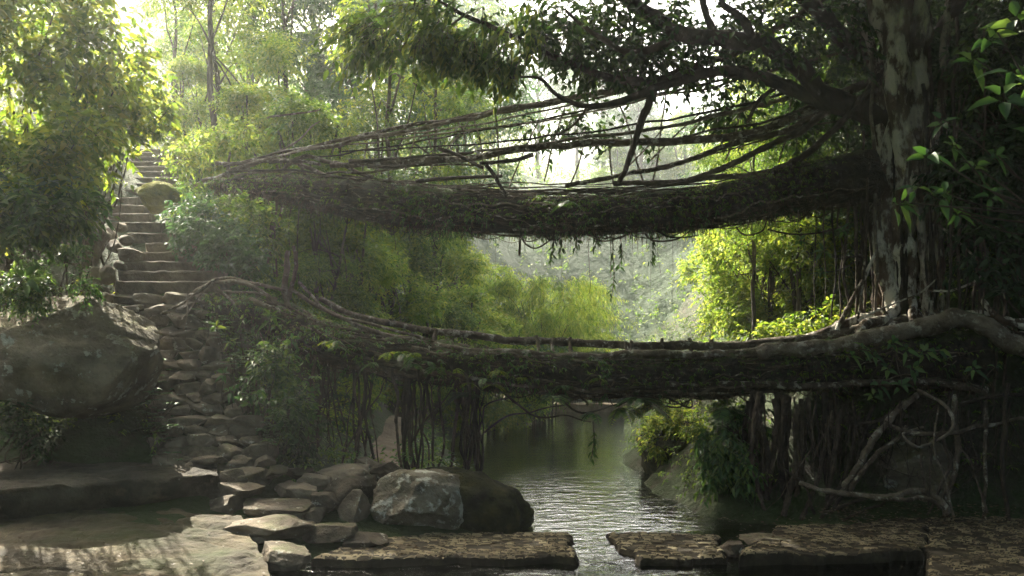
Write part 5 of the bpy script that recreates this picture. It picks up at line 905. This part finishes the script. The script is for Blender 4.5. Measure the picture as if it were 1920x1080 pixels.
# hanging dark leaf strings under the upper bridge
for px, y0, y1 in ((1033, 440, 490), (1050, 438, 480), (1115, 435, 465), (1148, 440, 560), (1163, 440, 500), (1220, 430, 490), (1112, 790, 860), (1078, 435, 470)):
    D = np.interp(px, [430, 1640], [20.9, 16.8]) if y0 < 700 else 15.4; o = root('hanging_vine', P(px, y0, D), {1033: 'short leafy vine near the middle of the upper bridge', 1050: 'short leafy vine beside the middle one', 1115: 'tiny leafy vine under the upper bridge', 1148: 'longest leafy vine hanging from the upper bridge', 1163: 'medium leafy vine next to the longest one', 1220: 'leafy vine in front of the pale valley', 1112: 'dark vine dangling over the pool from the lower bridge', 1078: 'stubby leafy vine under the deepest sag'}[px], 'vine')
    m = MB(); w = MB(); p = limb(w, C([(px, y0, D), (px + 3, (y0 + y1) / 2, D), (px - 2, y1, D)]), .011, .006, K=22, S=5, amp=.06)
    q = p[5:]; q = q + rng.normal(size=q.shape) * .02; m.add(*leafm(q, rng.normal(size=(len(q), 3)) * [.6, .6, .2] + [0, 0, -.8], rng.normal(size=(len(q), 3)) + [0, -1, 0], .13, .05, True)); part('leaves', m, M['lf_fig'], o); part('stem', w, M['root_dk'], o)

# ---- leaves clothing the bridges, stuff nobody could count
def onbridge(at, n, L, nm, parent, mat, sp=(0, 1), arng=(.0, 6.28), nl=5, tl=.15, droop=.5, ar=.45):
    ti = rng.uniform(*sp, n); a = rng.uniform(*arng, n); s_ = at(ti, a, 1.08); c = at(ti, a, 0.)
    ok = fbm(s_ * .9, 2, 44) > rng.uniform(-.5, .25, n); s_, c = s_[ok], c[ok]; ax = nrm(s_ - c)
    m = MB(); m.add(*twigs(s_, ax + rng.normal(size=ax.shape) * .6, nl, tl, L, ar=ar, up=.5, droop=droop)); part(nm, m, M[mat], parent)['kind'] = 'stuff'
onbridge(atL, 1500, .07, 'clinging_leaves', LB, 'lf_gloss', sp=(0, .55)); onbridge(atL, 700, .055, 'clinging_leaves', LB, 'lf_dark'); onbridge(atL, 2200, .06, 'litter', LB, 'litter', tl=.12, ar=.25)
onbridge(atU, 700, .07, 'clinging_leaves', UB, 'lf_gloss', sp=(.35, .8)); onbridge(atU, 1200, .055, 'clinging_leaves', UB, 'lf_dark'); onbridge(atU, 3800, .07, 'litter', UB, 'litter', tl=.14, ar=.22)
onbridge(atU, 5200, .055, 'moss', UB, 'lf_mid', arng=(-.4, 3.6), nl=5, tl=.07); onbridge(atL, 3600, .05, 'moss', LB, 'lf_mid', arng=(-.4, 3.6), nl=5, tl=.06)
# ---- undergrowth
def scatter(n, xr, yr, cond=None):
    x = rng.uniform(*xr, n); y = rng.uniform(*yr, n); z = hgt(x, y); px = 960 + x / y * F; py = HY - (z - H) / y * F
    ok = z > .12
    ok &= ~((px > np.interp(py, [270, 300, 380, 440, 540, 620, 700, 890], [235, 215, 160, 200, 205, 245, 295, 300])) & (px < np.interp(py, [270, 300, 340, 380, 440, 500, 540, 620, 700, 800, 890], [325, 330, 345, 275, 325, 415, 410, 380, 405, 480, 515])) & (y < 28) & (y > 13.5))
    d = np.min(np.hypot(x[:, None] - pl[None, :, 0], y[:, None] - pl[None, :, 1]), 1); ok &= d > .5
    ok &= ~((y < 14.4) & (px < 800)) & ~((y < 14.3))
    if cond is not None: ok &= cond(x, y, px, py)
    return np.stack([x, y, z], -1)[ok]
def under(n, xr, yr, L, tl, leaf, up=(.0, .5), nl=7, cond=None, ar=.45, name='undergrowth'):
    c = scatter(n, xr, yr, cond); g = fbm(c * .6, 2, 71); c = c[g > -.35]; hgt_ = up[0] + (up[1] - up[0]) * rng.random(len(c)) ** 1.5
    c[:, 2] += hgt_; ax = rng.normal(size=c.shape) * [1, 1, .3] + [0, -.2, .35]; m = MB(); m.add(*twigs(c, ax, nl, tl, L, ar=ar, up=.9, droop=.35))
    o = single(name, m, M[leaf], (0, 0, 0), None, None, kind='stuff'); return o
under(5200, (-13, 0), (14.4, 30), .09, .3, 'lf_mid', (0, .45)); under(2600, (-13, 0), (14.4, 24), .10, .3, 'lf_gloss', (0, .5), cond=lambda x, y, px, py: px > 330)
under(4200, (2.6, 16), (15, 30), .10, .3, 'lf_mid', (0, .6)); under(1600, (-22, 14), (28, 46), .16, .6, 'lf_sun', (0, 1.2)); under(3400, (-22, 26), (28, 60), .2, .8, 'lf_mid', (0, 1.6))
under(2500, (-20, -5.5), (13.4, 28), .12, .35, 'lf_sun', (0, .9), cond=lambda x, y, px, py: px < 260)
m = MB()
for n_, yr_, L_, t_ in ((9000, (60, 120), .32, 1.2), (9000, (120, 220), .7, 2.4), (16000, (220, 455), 1.3, 4.5)):
    q = scatter(n_, (-yr_[1] * .75, yr_[1] * .75), yr_); q[:, 2] += (rng.random(len(q)) * 4 + 6 * np.abs(fbm(q * .07, 2, 5))) * np.minimum(t_ / 2.2 * .7, 1.2)
    m.add(*twigs(q, rng.normal(size=q.shape) + [0, 0, .5], 6, t_, L_, ar=.6, up=1, droop=.2))
single('distant_forest', m, M['lf_mid'], (0, 0, 0), None, None, kind='stuff')
# leaf litter on the landing and the ledge
x = rng.uniform(5, 10, 900); y = rng.uniform(12.0, 14.6, 900); q = np.stack([x, y, np.full(900, .31)], -1); q2 = np.concatenate([np.stack([rng.uniform(-2.2, .8, 110), rng.uniform(11.6, 12.8, 110), np.full(110, .135)], -1), np.stack([rng.uniform(3.2, 8.5, 260), rng.uniform(12.0, 14.2, 260), np.full(260, .185)], -1)])
m = MB(); m.add(*leafm(q2, rng.normal(size=q2.shape) * [1, 1, .1], np.tile([0, 0, 1.], (len(q2), 1)) + rng.normal(size=q2.shape) * .3, .085, .036, False, .2, 0)); m.add(*leafm(q, rng.normal(size=q.shape) * [1, 1, .1], np.tile([0, 0, 1.], (900, 1)) + rng.normal(size=q.shape) * .3, .07, .03, False, .2, 0)); single('fallen_leaves', m, M['litter'], (0, 0, 0), None, None, kind='stuff')

# ------------------------------------------------------------------ air, light, camera
def haze(dens, g=.75):
    m, nt, out = newmat('valley_mist'); v = nt.nodes.new('ShaderNodeVolumePrincipled'); v.inputs['Color'].default_value = (.93, .975, 1.0, 1); v.inputs['Density'].default_value = dens; v.inputs['Anisotropy'].default_value = g
    nt.links.new(v.outputs[0], out.inputs[1]); return m
zmin = -6.5
me = bpy.data.meshes.new('haze'); X0, X1, Y0, Y1, Z0, Z1 = -350, 350, -25, 470, zmin, 210
me.from_pydata([(x, y, z) for x in (X0, X1) for y in (Y0, Y1) for z in (Z0, Z1)], [], [(0, 1, 3, 2), (4, 6, 7, 5), (0, 4, 5, 1), (2, 3, 7, 6), (0, 2, 6, 4), (1, 5, 7, 3)])
me.materials.append(haze(.0016)); o = bpy.data.objects.new('haze', me); col.objects.link(o); o['kind'] = 'stuff'
EL, AZ = R(43), R(-31)           # the sun stands up and to the left behind the trees
sd_ = np.array([math.sin(AZ) * math.cos(EL), math.cos(AZ) * math.cos(EL), math.sin(EL)])
sl = bpy.data.lights.new('sun', 'SUN'); sl.energy = 5.0; sl.angle = R(.5); sl.color = (1, .93, .77)
so = bpy.data.objects.new('sun', sl); col.objects.link(so)
from mathutils import Vector
so.rotation_euler = Vector(sd_).to_track_quat('Z', 'Y').to_euler()
w = bpy.data.worlds.new('World'); sc.world = w; w.use_nodes = True; nt = w.node_tree
bg = nt.nodes['Background']; sk = nt.nodes.new('ShaderNodeTexSky'); sk.sky_type = 'NISHITA'; sk.sun_disc = False; sk.sun_elevation = EL; sk.sun_rotation = AZ; sk.dust_density = 6; sk.air_density = 1.0; sk.ozone_density = 1
tn_ = nt.nodes.new('ShaderNodeMix'); tn_.data_type = 'RGBA'; tn_.blend_type = 'MULTIPLY'; tn_.inputs[0].default_value = 1; tn_.inputs[7].default_value = (1.04, .985, .88, 1)      # the camera's warm white balance
nt.links.new(sk.outputs[0], tn_.inputs[6]); nt.links.new(tn_.outputs[2], bg.inputs[0]); bg.inputs[1].default_value = .15
cam = bpy.data.cameras.new('camera'); co = bpy.data.objects.new('camera', cam); col.objects.link(co); sc.camera = co
co.location = (0, 0, H); co.rotation_euler = (R(90), 0, 0); cam.sensor_width = 36; cam.lens = 36 * F / 1920; cam.shift_y = (HY - 540) / 1920; cam.clip_end = 1200; cam.clip_start = .1
vs = sc.view_settings; sc.display_settings.display_device = 'sRGB'; vs.view_transform = 'Standard'; vs.look = 'None'; vs.gamma = 1; vs.exposure = 2.6; vs.use_curve_mapping = False
cy = sc.cycles; cy.max_bounces = 6; cy.diffuse_bounces = 3; cy.glossy_bounces = 3; cy.transmission_bounces = 4; cy.transparent_max_bounces = 6; cy.volume_bounces = 1; cy.caustics_reflective = False; cy.caustics_refractive = False
cy.use_denoising = True; cy.denoiser = 'OPENIMAGEDENOISE'; cy.denoising_input_passes = 'RGB_ALBEDO_NORMAL'; cy.denoising_prefilter = 'NONE'; cy.sample_clamp_indirect = 4
